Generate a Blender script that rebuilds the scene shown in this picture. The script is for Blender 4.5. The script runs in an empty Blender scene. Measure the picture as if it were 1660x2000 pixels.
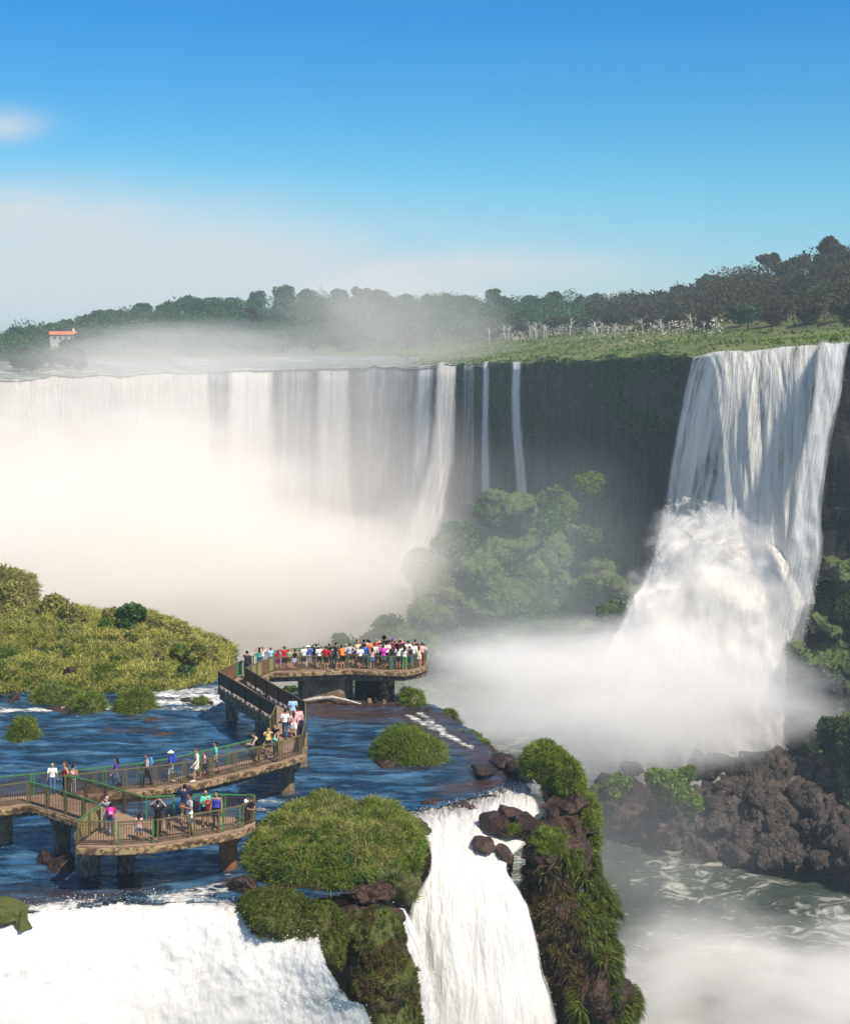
import bpy, bmesh, math, random
import numpy as np
from mathutils import Vector, Matrix, Euler, noise as mnoise
random.seed(7); RNG = np.random.default_rng(7)
SC = bpy.context.scene; COL = SC.collection
HC, FP, CX, HY = 25.0, 2800.0, 830.0, 660.0      # eye height over the upper river; focal length and principal lines of the photo
def W(px, py, Y): return Vector(((px-CX)/FP*Y, Y, HC-(py-HY)/FP*Y))
def G(px, py, z=0.0):
    Y = FP*(HC-z)/(py-HY); return W(px, py, Y)
def lerp(a, b, t): return a+(b-a)*t
def interp(x, xs, ys): return float(np.interp(x, xs, ys))

# ------------------------------------------------------------------ object helpers
def tag(o, label=None, cat=None, group=None, kind=None):
    if label: o['label'] = label
    if cat: o['category'] = cat
    if group: o['group'] = group
    if kind: o['kind'] = kind
    return o
def link(name, me, m=None, parent=None):
    o = bpy.data.objects.new(name, me); COL.objects.link(o)
    if m is not None:
        me.materials.clear(); me.materials.append(m)
    if parent is not None: o.parent = parent
    return o
def empty(name, loc=(0,0,0), rz=0):
    o = bpy.data.objects.new(name, None); COL.objects.link(o); o.location = loc; o.rotation_euler = (0,0,rz); o.empty_display_size = .3
    return o
def mesh(v, f, smooth=False):
    me = bpy.data.meshes.new('m'); me.from_pydata([tuple(p) for p in v], [], f); me.update()
    if smooth: me.shade_smooth()
    return me
def np_mesh(V, faces_n, idx, smooth=False):
    """V (n,3); faces_n list of loop counts; idx flat loop indices"""
    me = bpy.data.meshes.new('m'); me.vertices.add(len(V)); me.vertices.foreach_set('co', np.asarray(V, dtype=np.float32).ravel())
    idx = np.asarray(idx, dtype=np.int32).ravel(); fn = np.asarray(faces_n, dtype=np.int32)
    me.loops.add(len(idx)); me.loops.foreach_set('vertex_index', idx)
    me.polygons.add(len(fn)); st = np.concatenate(([0], np.cumsum(fn)[:-1])).astype(np.int32)
    me.polygons.foreach_set('loop_start', st); me.update(calc_edges=True); me.validate()
    if smooth: me.shade_smooth()
    return me
class MB:
    def __init__(s): s.v = []; s.f = []
    def add(s, v, f):
        n = len(s.v); s.v += [tuple(p) for p in v]; s.f += [tuple(i+n for i in q) for q in f]; return s
    def box(s, c, d, rz=0, ax=None):
        x, y, z = d[0]/2, d[1]/2, d[2]/2
        R = Matrix.Rotation(rz, 3, 'Z') if ax is None else ax
        c = Vector(c)
        v = [c+R@Vector(p) for p in ((-x,-y,-z),(x,-y,-z),(x,y,-z),(-x,y,-z),(-x,-y,z),(x,-y,z),(x,y,z),(-x,y,z))]
        return s.add(v, [(0,3,2,1),(4,5,6,7),(0,1,5,4),(1,2,6,5),(2,3,7,6),(3,0,4,7)])
    def bar(s, a, b, w, h=None):
        a = Vector(a); b = Vector(b); h = h or w; d = b-a; L = d.length
        if L < 1e-6: return s
        x = d/L; up = Vector((0,0,1)) if abs(x.z) < .95 else Vector((0,1,0))
        y = up.cross(x).normalized(); z = x.cross(y)
        R = Matrix((x, y, z)).transposed()
        return s.box((a+b)/2, (L, w, h), ax=R)
    def tube(s, pts, rs, n=8, caps=True):
        rings = []; base = len(s.v)
        for i, p in enumerate(pts):
            p = Vector(p); q = Vector(pts[min(i+1, len(pts)-1)])-Vector(pts[max(i-1, 0)])
            q.normalize(); up = Vector((0,0,1)) if abs(q.z) < .9 else Vector((0,1,0))
            a = up.cross(q).normalized(); b = q.cross(a)
            r = rs[i] if hasattr(rs, '__len__') else rs
            s.v += [tuple(p+a*(r*math.cos(t))+b*(r*math.sin(t))) for t in [2*math.pi*k/n for k in range(n)]]
            rings.append(base+i*n)
        for i in range(len(pts)-1):
            A, B = rings[i], rings[i+1]
            for k in range(n): s.f.append((A+k, A+(k+1)%n, B+(k+1)%n, B+k))
        if caps:
            s.f.append(tuple(rings[0]+k for k in reversed(range(n)))); s.f.append(tuple(rings[-1]+k for k in range(n)))
        return s
    def prism(s, poly, z0, z1):
        n = len(poly); A = sum(poly[i][0]*poly[(i+1)%n][1]-poly[(i+1)%n][0]*poly[i][1] for i in range(n))
        if A < 0: poly = poly[::-1]
        z0s = z0 if hasattr(z0, '__len__') else [z0]*n; z1s = z1 if hasattr(z1, '__len__') else [z1]*n
        if A < 0: z0s = list(z0s)[::-1]; z1s = list(z1s)[::-1]
        v = [(p[0], p[1], z0s[i]) for i, p in enumerate(poly)]+[(p[0], p[1], z1s[i]) for i, p in enumerate(poly)]
        f = [tuple(reversed(range(n))), tuple(range(n, 2*n))]+[(i, (i+1)%n, n+(i+1)%n, n+i) for i in range(n)]
        return s.add(v, f)
    def obj(s, name, m, parent=None, smooth=False, bevel=0):
        me = mesh(s.v, s.f, smooth); o = link(name, me, m, parent)
        if bevel:
            b = o.modifiers.new('b', 'BEVEL'); b.width = bevel; b.segments = 2; b.limit_method = 'ANGLE'
        return o

# ------------------------------------------------------------------ materials
class NT:
    def __init__(s, name, surface=True):
        s.m = bpy.data.materials.new(name); s.m.use_nodes = True; s.t = s.m.node_tree; s.n = s.t.nodes; s.n.clear()
        s.out = s.n.new('ShaderNodeOutputMaterial')
    def L(s, a, b): s.t.links.new(a, b)
    def node(s, kind, **kw):
        n = s.n.new('ShaderNode'+kind)
        for k, v in kw.items():
            if k in n.inputs.keys() if isinstance(k, str) else False: n.inputs[k].default_value = v
            else: setattr(n, k, v)
        return n
    def coord(s, scale=(1,1,1), kind='Object', rot=(0,0,0)):
        tc = s.node('TexCoord'); mp = s.node('Mapping'); mp.inputs['Scale'].default_value = scale; mp.inputs['Rotation'].default_value = rot
        s.L(tc.outputs[kind], mp.inputs['Vector']); return mp.outputs[0]
    def noise(s, scale, detail=5, rough=.55, vec=None, dist=0):
        n = s.node('TexNoise'); n.inputs['Scale'].default_value = scale; n.inputs['Detail'].default_value = detail
        n.inputs['Roughness'].default_value = rough; n.inputs['Distortion'].default_value = dist
        if vec is not None: s.L(vec, n.inputs['Vector'])
        return n.outputs['Fac']
    def ramp(s, fac, stops, interp='LINEAR'):
        r = s.node('ValToRGB'); cr = r.color_ramp; cr.interpolation = interp
        while len(cr.elements) > 1: cr.elements.remove(cr.elements[-1])
        for i, (p, c) in enumerate(stops):
            e = cr.elements[0] if i == 0 else cr.elements.new(p)
            e.position = p; e.color = (c[0], c[1], c[2], 1) if hasattr(c, '__len__') else (c, c, c, 1)
        s.L(fac, r.inputs[0]); return r.outputs[0]
    def mix(s, fac, a, b, blend='MIX'):
        n = s.node('Mix'); n.data_type = 'RGBA'; n.blend_type = blend
        for sock, v in ((n.inputs[0], fac), (n.inputs[6], a), (n.inputs[7], b)):
            if hasattr(v, 'is_output') or isinstance(v, bpy.types.NodeSocket): s.L(v, sock)
            elif hasattr(v, '__len__'): sock.default_value = (*v[:3], 1)
            else: sock.default_value = v
        return n.outputs[2]
    def math(s, op, a, b=0, c=None, clamp=False):
        n = s.node('Math'); n.operation = op; n.use_clamp = clamp
        for sock, v in zip(n.inputs, (a, b) if c is None else (a, b, c)):
            if isinstance(v, bpy.types.NodeSocket): s.L(v, sock)
            else: sock.default_value = v
        return n.outputs[0]
    def bump(s, h, strength=.5, dist=.05):
        n = s.node('Bump'); n.inputs['Strength'].default_value = strength; n.inputs['Distance'].default_value = dist
        s.L(h, n.inputs['Height']); return n.outputs[0]
    def bsdf(s, color, rough=.8, normal=None, spec=.3, metal=0, **kw):
        b = s.node('BsdfPrincipled')
        for k, v in (('Base Color', color), ('Roughness', rough), ('Specular IOR Level', spec), ('Metallic', metal), *[(k.replace('_', ' '), v) for k, v in kw.items()]):
            if isinstance(v, bpy.types.NodeSocket): s.L(v, b.inputs[k])
            elif hasattr(v, '__len__'): b.inputs[k].default_value = (*v[:3], 1)
            else: b.inputs[k].default_value = v
        if normal is not None: s.L(normal, b.inputs['Normal'])
        return b.outputs[0]
    def done(s, sh): s.L(sh, s.out.inputs['Surface']); return s.m

def m_simple(name, c, rough=.7, spec=.3, var=.12, scale=6):
    t = NT(name); n = t.noise(scale, 3, vec=t.coord())
    col = t.ramp(n, [(.3, [x*(1-var) for x in c]), (.7, [min(1, x*(1+var)) for x in c])])
    return t.done(t.bsdf(col, rough, spec=spec))
CL = {}
def cloth(c, rough=.85):
    k = tuple(round(x, 3) for x in c)
    if k not in CL: CL[k] = m_simple('fabric', c, rough, .15, .1, 9)
    return CL[k]
def m_leaf(name, cols, patch=1.5, transl=.35, rough=.6):
    """foliage: colour differs per leaf clump and in patches"""
    t = NT(name); g = t.node('NewGeometry'); n = t.noise(patch, 3, vec=t.coord())
    fac = t.math('ADD', t.math('MULTIPLY', g.outputs['Random Per Island'], .5), t.math('MULTIPLY', n, .62))
    k = len(cols)
    col = t.ramp(fac, [(lerp(.22, .9, i/(k-1)), c) for i, c in enumerate(cols)])
    b = t.bsdf(col, rough, spec=.25)
    tr = t.node('BsdfTranslucent'); t.L(col, tr.inputs['Color'])
    mx = t.node('MixShader'); mx.inputs[0].default_value = transl; t.L(b, mx.inputs[1]); t.L(tr.outputs[0], mx.inputs[2])
    return t.done(mx.outputs[0])
def m_rock(name, cols, scale=.6, bump=.6, bd=.15, moss=None, moss_amt=.5, wet=.6):
    t = NT(name); v = t.coord()
    n1 = t.noise(scale, 8, .62, v); n2 = t.noise(scale*5, 6, .7, v, .6)
    f = t.math('ADD', t.math('MULTIPLY', n1, .6), t.math('MULTIPLY', n2, .4))
    k = len(cols); col = t.ramp(f, [(lerp(.32, .68, i/(k-1)), c) for i, c in enumerate(cols)])
    if moss:
        g = t.node('NewGeometry'); sx = t.node('SeparateXYZ'); t.L(g.outputs['Normal'], sx.inputs[0])
        mm = t.math('ADD', t.math('MULTIPLY', sx.outputs[2], .35), n1)
        mk = t.ramp(mm, [(1-moss_amt-.06, 0), (1-moss_amt+.06, 1)])
        mc = t.mix(n2, [x*.55 for x in moss], [x*1.35 for x in moss]); col = t.mix(mk, col, mc)
    vo = t.node('TexVoronoi'); vo.feature = 'DISTANCE_TO_EDGE'; vo.inputs['Scale'].default_value = scale*2.2; t.L(v, vo.inputs['Vector'])
    h = t.math('ADD', t.math('MULTIPLY', n2, .8), t.math('MULTIPLY', t.math('MINIMUM', vo.outputs[0], .2), 2.0))
    return t.done(t.bsdf(col, wet, t.bump(h, bump, bd), spec=.35))
M = {}
M['concrete'] = (lambda t: t.done(t.bsdf(t.mix(t.ramp(t.noise(3, 7, .7, t.coord()), [(.47, 0), (.56, 1)]),
    t.ramp(t.noise(.9, 6, .65, t.coord()), [(.35, (.030,.018,.012)), (.65, (.16,.095,.058))]), (.34,.25,.13)), .9, t.bump(t.noise(9, 6, .7, t.coord()), .9, .05))))(NT('concrete'))
M['concrete_dark'] = (lambda t: t.done(t.bsdf(t.mix(t.ramp(t.noise(5, 6, .7, t.coord((1,1,.35))), [(.45, 0), (.66, 1)]),
    t.ramp(t.noise(1.6, 6, .65, t.coord()), [(.3, (.05,.034,.027)), (.7, (.16,.105,.08))]), (.26,.21,.17)), .85, t.bump(t.noise(9, 5, .6, t.coord()), .5, .03))))(NT('weathered_concrete'))
M['deck'] = (lambda t: t.done(t.bsdf(t.ramp(t.noise(2.2, 8, .7, t.coord()), [(.3, (.17,.115,.08)), (.55, (.30,.205,.14)), (.75, (.38,.28,.20))]), .85, t.bump(t.noise(20, 4, .6, t.coord()), .3, .01))))(NT('deck_boards'))
def m_paint(name, c, rust, amt=.5):
    t = NT(name); v = t.coord(); k = t.ramp(t.noise(4.5, 6, .7, v), [(amt-.06, 0), (amt+.06, 1)])
    col = t.mix(k, c, t.mix(t.noise(20, 3, .6, v), [x*.6 for x in rust], [x*1.3 for x in rust]))
    return t.done(t.bsdf(col, .6, t.bump(k, .2, .003), spec=.4))
M['rail_green'] = m_paint('green_paint', (.05,.20,.065), (.12,.085,.035), .56)
M['rail_olive'] = m_paint('olive_paint', (.115,.125,.045), (.15,.095,.05), .5)
M['picket'] = m_paint('picket_paint', (.075,.05,.03), (.11,.06,.035), .5)
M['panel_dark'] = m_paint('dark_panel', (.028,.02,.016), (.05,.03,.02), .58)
M['panel_red'] = m_paint('rusty_sheet', (.23,.10,.06), (.16,.075,.045), .5)
M['panel_green'] = m_paint('green_sheet', (.06,.17,.08), (.12,.16,.06), .6)
M['panel_pale'] = m_paint('pale_sheet', (.26,.25,.10), (.22,.12,.06), .55)
M['white_post'] = m_simple('white_paint', (.7,.68,.6))
M['block'] = m_simple('pale_block', (.38,.36,.34), .8)
M['rock'] = m_rock('wet_rock', [(.018,.012,.010), (.045,.026,.02), (.10,.055,.038)], .9, .8, .12)
M['rock_red'] = m_rock('red_brown_rock', [(.010,.007,.005), (.036,.019,.012), (.10,.052,.032)], .9, .9, .12, wet=.42)
M['rock_moss'] = m_rock('mossy_rock', [(.02,.014,.008), (.05,.03,.014), (.10,.065,.025)], .8, .8, .12, moss=(.075,.085,.016), moss_amt=.46)
M['soil'] = m_rock('grass_soil', [(.035,.032,.012), (.08,.08,.025), (.14,.13,.04)], .8, .5, .1)
M['cliff'] = (lambda t: t.done(t.bsdf(t.ramp(t.math('ADD', t.math('MULTIPLY', t.noise(1, 8, .65, t.coord((.35,.35,.035))), .7), t.math('MULTIPLY', t.noise(.25, 8, .7, t.coord()), .3)),
    [(.34, (.007,.009,.010)), (.5, (.022,.026,.026)), (.66, (.07,.064,.05))]), .7, t.bump(t.math('ADD', t.noise(1, 8, .7, t.coord((.5,.5,.09))), t.noise(1, 6, .7, t.coord((.12,.12,.8)))), 1.0, 1.8), spec=.3)))(NT('cliff_rock'))
M['rubble'] = m_rock('rubble_rock', [(.018,.015,.013), (.05,.038,.031), (.16,.115,.088)], .5, 1.0, .4)
M['veg_slope'] = m_rock('overgrown_rock', [(.022,.022,.020), (.065,.062,.055), (.16,.145,.13)], .16, 1.0, 1.2, moss=(.10,.14,.04), moss_amt=.40)
M['grass'] = m_leaf('grass_blades', [(.03,.055,.006), (.09,.15,.016), (.20,.27,.035), (.36,.38,.08)], .7)
M['grass_hill'] = m_leaf('hill_grass_blades', [(.12,.15,.02), (.31,.33,.055), (.50,.48,.11), (.66,.58,.20)], .30)
M['grass_dry'] = m_leaf('dry_grass_blades', [(.08,.10,.02), (.21,.21,.05), (.37,.34,.10), (.52,.46,.18)], .35)
M['moss'] = m_leaf('moss_blades', [(.018,.024,.005), (.045,.062,.009), (.10,.13,.015), (.20,.22,.035)], .9, .25)
M['moss_brown'] = m_leaf('brown_moss', [(.03,.016,.009), (.07,.04,.018), (.10,.085,.02), (.12,.14,.025)], 1.1, .2)
M['leaf_mid'] = m_leaf('leaves_mid', [(.02,.05,.012), (.045,.10,.022), (.09,.17,.04), (.16,.25,.06)], .5)
M['leaf_far'] = m_leaf('leaves_far', [(.018,.05,.022), (.04,.10,.04), (.08,.16,.06), (.14,.23,.08)], .12)
M['leaf_brown'] = m_leaf('leaves_brown', [(.016,.016,.007), (.04,.036,.014), (.075,.060,.024), (.13,.10,.04)], .12)
M['leaf_dark'] = m_leaf('leaves_dark', [(.010,.020,.007), (.022,.042,.012), (.045,.075,.022), (.09,.13,.035)], .3)
M['leaf_bright'] = m_leaf('leaves_bright', [(.06,.11,.012), (.12,.19,.02), (.22,.30,.04)], .4)
M['bark'] = m_simple('bark', (.14,.11,.085), .9, .1, .4, 3)
M['bark_pale'] = m_simple('pale_bark', (.45,.42,.38), .9, .1, .3, 3)

# ------------------------------------------------------------------ shape helpers
def ico(sub=3):
    bm = bmesh.new(); bmesh.ops.create_icosphere(bm, subdivisions=sub, radius=1)
    V = np.array([v.co[:] for v in bm.verts]); F = [tuple(v.index for v in f.verts) for f in bm.faces]; bm.free(); return V, F
ICO = {k: ico(k) for k in (1, 2, 3)}
def evaluated(me, mods):
    o = bpy.data.objects.new('tmp', me); COL.objects.link(o)
    for kind, kw in mods:
        m = o.modifiers.new('x', kind)
        for k, v in kw.items(): setattr(m, k, v)
    dg = bpy.context.evaluated_depsgraph_get(); dg.update()
    r = bpy.data.meshes.new_from_object(o.evaluated_get(dg)); bpy.data.objects.remove(o); bpy.data.meshes.remove(me)
    return r
def hull(seed, n=15):
    q = np.random.default_rng(seed); P = q.normal(0, 1, (n,3)); P /= np.linalg.norm(P, axis=1)[:,None]; P *= q.uniform(.85, 1.15, (n,1))
    bm = bmesh.new(); vs = [bm.verts.new(p) for p in P]; r = bmesh.ops.convex_hull(bm, input=vs)
    for v in [v for v in bm.verts if not v.link_faces]: bm.verts.remove(v)
    bm.verts.index_update(); V = np.array([v.co[:] for v in bm.verts]); F = [tuple(v.index for v in f.verts) for f in bm.faces]; bm.free(); return V, F
HULLS = [hull(100+k, 13+k%5) for k in range(12)]
TX = {}
def tex(kind, size, depth=3):
    k = (kind, size, depth)
    if k not in TX:
        t = bpy.data.textures.new('t', kind); t.noise_scale = size
        if kind == 'CLOUDS': t.noise_depth = depth
        if kind == 'VORONOI': t.distance_metric = 'DISTANCE'
        TX[k] = t
    return TX[k]
def blobs(ells, voxel, disp=(), smooth=True, angular=False):
    """ells: (centre, radii[, rotation euler]); fused into one skin then roughened"""
    mb = MB(); V, F = ICO[3]
    for ke, e in enumerate(ells):
        if angular: V, F = HULLS[(ke*5+int(abs(e[0][0])*7)) % 12]
        c, r = Vector(e[0]), e[1]; R = np.array(Euler(e[2]).to_matrix()) if len(e) > 2 else np.eye(3)
        P = (V*np.array(r))@R.T+np.array(c); mb.add(P.tolist(), F)
    mods = [('REMESH', dict(mode='VOXEL', voxel_size=voxel))]
    for kind, size, st in disp: mods.append(('DISPLACE', dict(texture=tex(kind, size), strength=st, mid_level=.5, texture_coords='LOCAL')))
    me = evaluated(mesh(mb.v, mb.f), mods)
    if smooth: me.shade_smooth()
    return me
def sample(me, n, zmin=-2, cond=None, rng=RNG, M4=None):
    me.calc_loop_triangles(); T = np.empty(len(me.loop_triangles)*3, dtype=np.int32); me.loop_triangles.foreach_get('vertices', T); T = T.reshape(-1, 3)
    V = np.empty(len(me.vertices)*3, dtype=np.float32); me.vertices.foreach_get('co', V); V = V.reshape(-1, 3)
    a, b, c = V[T[:,0]], V[T[:,1]], V[T[:,2]]; N = np.cross(b-a, c-a); A = np.linalg.norm(N, axis=1)+1e-12; N /= A[:,None]
    w = A*(N[:,2] > zmin)
    if cond is not None: w = w*cond((a+b+c)/3, N)
    if w.sum() <= 0: return np.zeros((0,3)), np.zeros((0,3))
    i = rng.choice(len(T), n, p=w/w.sum()); u = rng.random(n); v = rng.random(n); s = u+v > 1; u[s] = 1-u[s]; v[s] = 1-v[s]
    return a[i]+(b-a)[i]*u[:,None]+(c-a)[i]*v[:,None], N[i]
def blades(P, N, length, width, droop=.6, up=.7, rng=RNG, lv=.5, tuft=.65, per=45):
    """curved grass blades, two joints each, most of them gathered in fountain-like tufts"""
    n = len(P); nc = max(1, n//per); ci = rng.integers(0, n, nc); tk = rng.integers(0, nc, n); tf = rng.random(n) < tuft
    off = rng.normal(0, 1, (n,3))*length*.16; off -= N*np.sum(off*N, axis=1)[:,None]; Pc, Nc = P[ci][tk], N[ci][tk]
    P = np.where(tf[:,None], Pc+off, P); N = np.where(tf[:,None], Nc, N); rad = off/(length*.16)*tf[:,None]; tl = .65+.7*rng.random(nc)[tk]; length = length*np.where(tf, tl, .8)[:,None]
    if True: pass
    L = length*(1-lv/2+lv*rng.random(n))[:,None]; wv = width*(.7+.6*rng.random(n))[:,None]
    D = N*(1-up)+np.array([0,0,up])+rng.normal(0, .22, (n,3))+rad*.28; D /= np.linalg.norm(D, axis=1)[:,None]
    out = N.copy(); out[:,2] = 0; out += rng.normal(0, .3, (n,3))*np.array([1,1,0])+rad*np.array([1,1,0]); out /= np.linalg.norm(out, axis=1)[:,None]+1e-6
    S = np.cross(D, rng.normal(0, 1, (n,3))); S /= np.linalg.norm(S, axis=1)[:,None]+1e-6
    g = droop*(.5+rng.random(n))[:,None]
    p1 = P+D*L*.45+out*L*.12*g; p2 = p1+(D*(1-.5*g)+out*.6*g-np.array([0,0,.35])*g)*L*.4; p3 = p2+(D*(.4-.5*g)+out*.6*g-np.array([0,0,.8])*g)*L*.4
    V = np.stack([P-S*wv/2, P+S*wv/2, p1-S*wv*.45, p1+S*wv*.45, p2-S*wv*.3, p2+S*wv*.3, p3], 1).reshape(-1, 3)
    b = (np.arange(n)*7)[:,None]; idx = np.concatenate([b+np.array([[0,1,3,2]]), b+np.array([[2,3,5,4]]), b+np.array([[4,5,6]])], 1).ravel()
    return np_mesh(V, np.tile([4,4,3], n), idx)
def leaves(P, N, size, rng=RNG, sv=.5, flat=.5):
    """small bent leaf clumps (two triangles folded along the rib)"""
    n = len(P); s = size*(1-sv/2+sv*rng.random(n))[:,None]
    Nn = N*flat+rng.normal(0, .6, (n,3)); Nn /= np.linalg.norm(Nn, axis=1)[:,None]+1e-6
    A = np.cross(Nn, rng.normal(0, 1, (n,3))); A /= np.linalg.norm(A, axis=1)[:,None]+1e-6; B = np.cross(Nn, A)
    V = np.stack([P-A*s, P+B*s*.55+Nn*s*.15, P+A*s-Nn*s*.2, P-B*s*.55+Nn*s*.15], 1).reshape(-1, 3)
    b = (np.arange(n)*4)[:,None]; idx = np.concatenate([b+np.array([[0,1,2]]), b+np.array([[0,2,3]])], 1).ravel()
    return np_mesh(V, np.tile([3,3], n), idx)
def crown_pts(lobes, n, rng=RNG, shell=.55):
    """points in the outer shells of several lobes"""
    w = np.array([r[0]*r[1]+r[1]*r[2]+r[0]*r[2] for c, r in lobes]); i = rng.choice(len(lobes), n, p=w/w.sum())
    d = rng.normal(0, 1, (n,3)); d /= np.linalg.norm(d, axis=1)[:,None]
    rad = (shell+(1-shell)*rng.random(n)**.6)[:,None]
    C = np.array([l[0] for l in lobes])[i]; R = np.array([l[1] for l in lobes])[i]
    nz = np.array([1+.22*mnoise.noise(Vector((p*2.3+c*.7)))+.12*mnoise.noise(Vector(p*5.1+c)) for p, c in zip(d, C)])[:,None]
    return C+d*R*rad*nz, d
def loft(rows, nu, nv, fn=None):
    """rows: top to bottom lists of 3D control points (equal count); returns grid (nv+1, nu+1, 3)"""
    R = np.array([[tuple(p) for p in r] for r in rows]); k = R.shape[1]; r = R.shape[0]
    def cr(A, t):   # catmull-rom along axis 0
        n = A.shape[0]
        if n == 2: return A[0]*(1-t)[:,None,None]+A[1]*t[:,None,None]
        x = t*(n-1); i = np.clip(x.astype(int), 0, n-2); f = (x-i)[:,None,None]
        p0, p1, p2, p3 = A[np.clip(i-1,0,n-1)], A[i], A[i+1], A[np.clip(i+2,0,n-1)]
        return .5*((2*p1)+(-p0+p2)*f+(2*p0-5*p1+4*p2-p3)*f*f+(-p0+3*p1-3*p2+p3)*f**3)
    A = cr(R, np.linspace(0, 1, nv+1)); A = cr(A.transpose(1,0,2), np.linspace(0, 1, nu+1)).transpose(1,0,2)
    return A
def grid_mesh(A, smooth=True, uv=True):
    nv, nu = A.shape[0]-1, A.shape[1]-1
    i = (np.arange(nv)[:,None]*(nu+1)+np.arange(nu)[None,:]).ravel()
    idx = np.stack([i, i+nu+1, i+nu+2, i+1], 1)
    me = np_mesh(A.reshape(-1,3), np.full(len(i), 4), idx, smooth)
    if uv and len(me.polygons) == len(i):
        U, Vv = np.meshgrid(np.linspace(0,1,nu+1), np.linspace(0,1,nv+1)); UV = np.stack([U.ravel(), Vv.ravel()], 1)[idx.ravel()]
        l = me.uv_layers.new(name='UVMap'); l.data.foreach_set('uv', UV.astype(np.float32).ravel())
    return me
_pm = RNG.random((256, 256))
def vnoise(x, y):
    """smooth value noise on arrays"""
    xi = np.floor(x).astype(int); yi = np.floor(y).astype(int); fx = x-xi; fy = y-yi; fx = fx*fx*(3-2*fx); fy = fy*fy*(3-2*fy)
    g = lambda a, b: _pm[a%256, b%256]
    return (g(xi,yi)*(1-fx)+g(xi+1,yi)*fx)*(1-fy)+(g(xi,yi+1)*(1-fx)+g(xi+1,yi+1)*fx)*fy
def fbm(x, y, o=4):
    s = 0; a = .5
    for k in range(o): s = s+a*vnoise(x*2**k+17.3*k, y*2**k+9.1*k); a *= .5
    return s
def grid_normals(A):
    du = np.gradient(A, axis=1); dv = np.gradient(A, axis=0); N = np.cross(dv, du); return N/(np.linalg.norm(N, axis=2)[...,None]+1e-9)
# ================================================================== WATER AND CLIFFS
def m_river():
    t = NT('river_water'); v = t.coord()
    at = t.node('Attribute'); at.attribute_name = 'foam'; sep = t.node('SeparateColor'); t.L(at.outputs['Color'], sep.inputs[0])
    foam, brown, calm = sep.outputs[0], sep.outputs[1], sep.outputs[2]
    w1 = t.noise(1, 6, .62, t.coord((.35,1.1,1))); w2 = t.noise(1, 5, .6, t.coord((1.6,4.2,1)), .8); w3 = t.noise(1, 3, .6, t.coord((6,14,1)))
    h = t.math('ADD', t.math('ADD', t.math('MULTIPLY', w1, 1.2), t.math('MULTIPLY', w2, .5)), t.math('MULTIPLY', w3, .12))
    deep = t.ramp(w1, [(.36, (.002,.011,.024)), (.5, (.005,.030,.070)), (.62, (.03,.11,.22))])
    deep = t.mix(brown, deep, t.mix(w2, (.022,.010,.006), (.10,.05,.032)))
    lane = t.ramp(t.noise(1, 6, .68, t.coord((.22,.9,1)), 1.0), [(.50, 0), (.66, .7)])
    deep = t.mix(t.math('MULTIPLY', lane, t.math('SUBTRACT', 1, brown, clamp=True)), deep, (.10,.22,.34))
    fn = t.noise(1, 8, .72, t.coord((1.1,2.8,1)), 1.4)
    fm = t.math('ADD', t.math('MULTIPLY', foam, 1.0), t.math('MULTIPLY', t.math('SUBTRACT', fn, .78), 2.4))
    fk = t.ramp(fm, [(-.0, 0), (.10, .35), (.34, .95)])
    fl = t.ramp(t.noise(1, 8, .75, t.coord((2.2,6,1)), 2.), [(.60, 0), (.71, .85)])
    fk = t.math('MAXIMUM', fk, t.math('MULTIPLY', fl, t.math('SUBTRACT', 1, calm, clamp=True)))
    col = t.mix(fk, deep, (.84,.84,.80))
    rough = t.math('ADD', t.math('MULTIPLY', fk, .5), .12)
    return t.done(t.bsdf(col, rough, t.bump(t.math('ADD', h, t.math('MULTIPLY', fk, .4)), .9, .22), spec=.36))
M['river'] = m_river()
def m_basin():
    t = NT('basin_water'); v = t.coord()
    n1 = t.noise(.045, 8, .62, v, 1.2); n2 = t.noise(.25, 8, .68, t.coord((1,1.6,1)), 1.8); n3 = t.noise(.9, 6, .7, v, .8)
    base = t.ramp(n1, [(.35, (.025,.042,.032)), (.65, (.085,.105,.078))])
    f = t.math('ADD', t.math('MULTIPLY', n1, .5), t.math('MULTIPLY', n2, .55))
    fk = t.ramp(t.math('ADD', f, t.math('MULTIPLY', n3, .12)), [(.62, 0), (.69, .6), (.77, 1)])
    col = t.mix(fk, base, (.72,.70,.62))
    return t.done(t.bsdf(col, t.math('ADD', t.math('MULTIPLY', fk, .5), .2), t.bump(t.math('ADD', n2, n3), .9, .8), spec=.5))
M['basin'] = m_basin()
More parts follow.
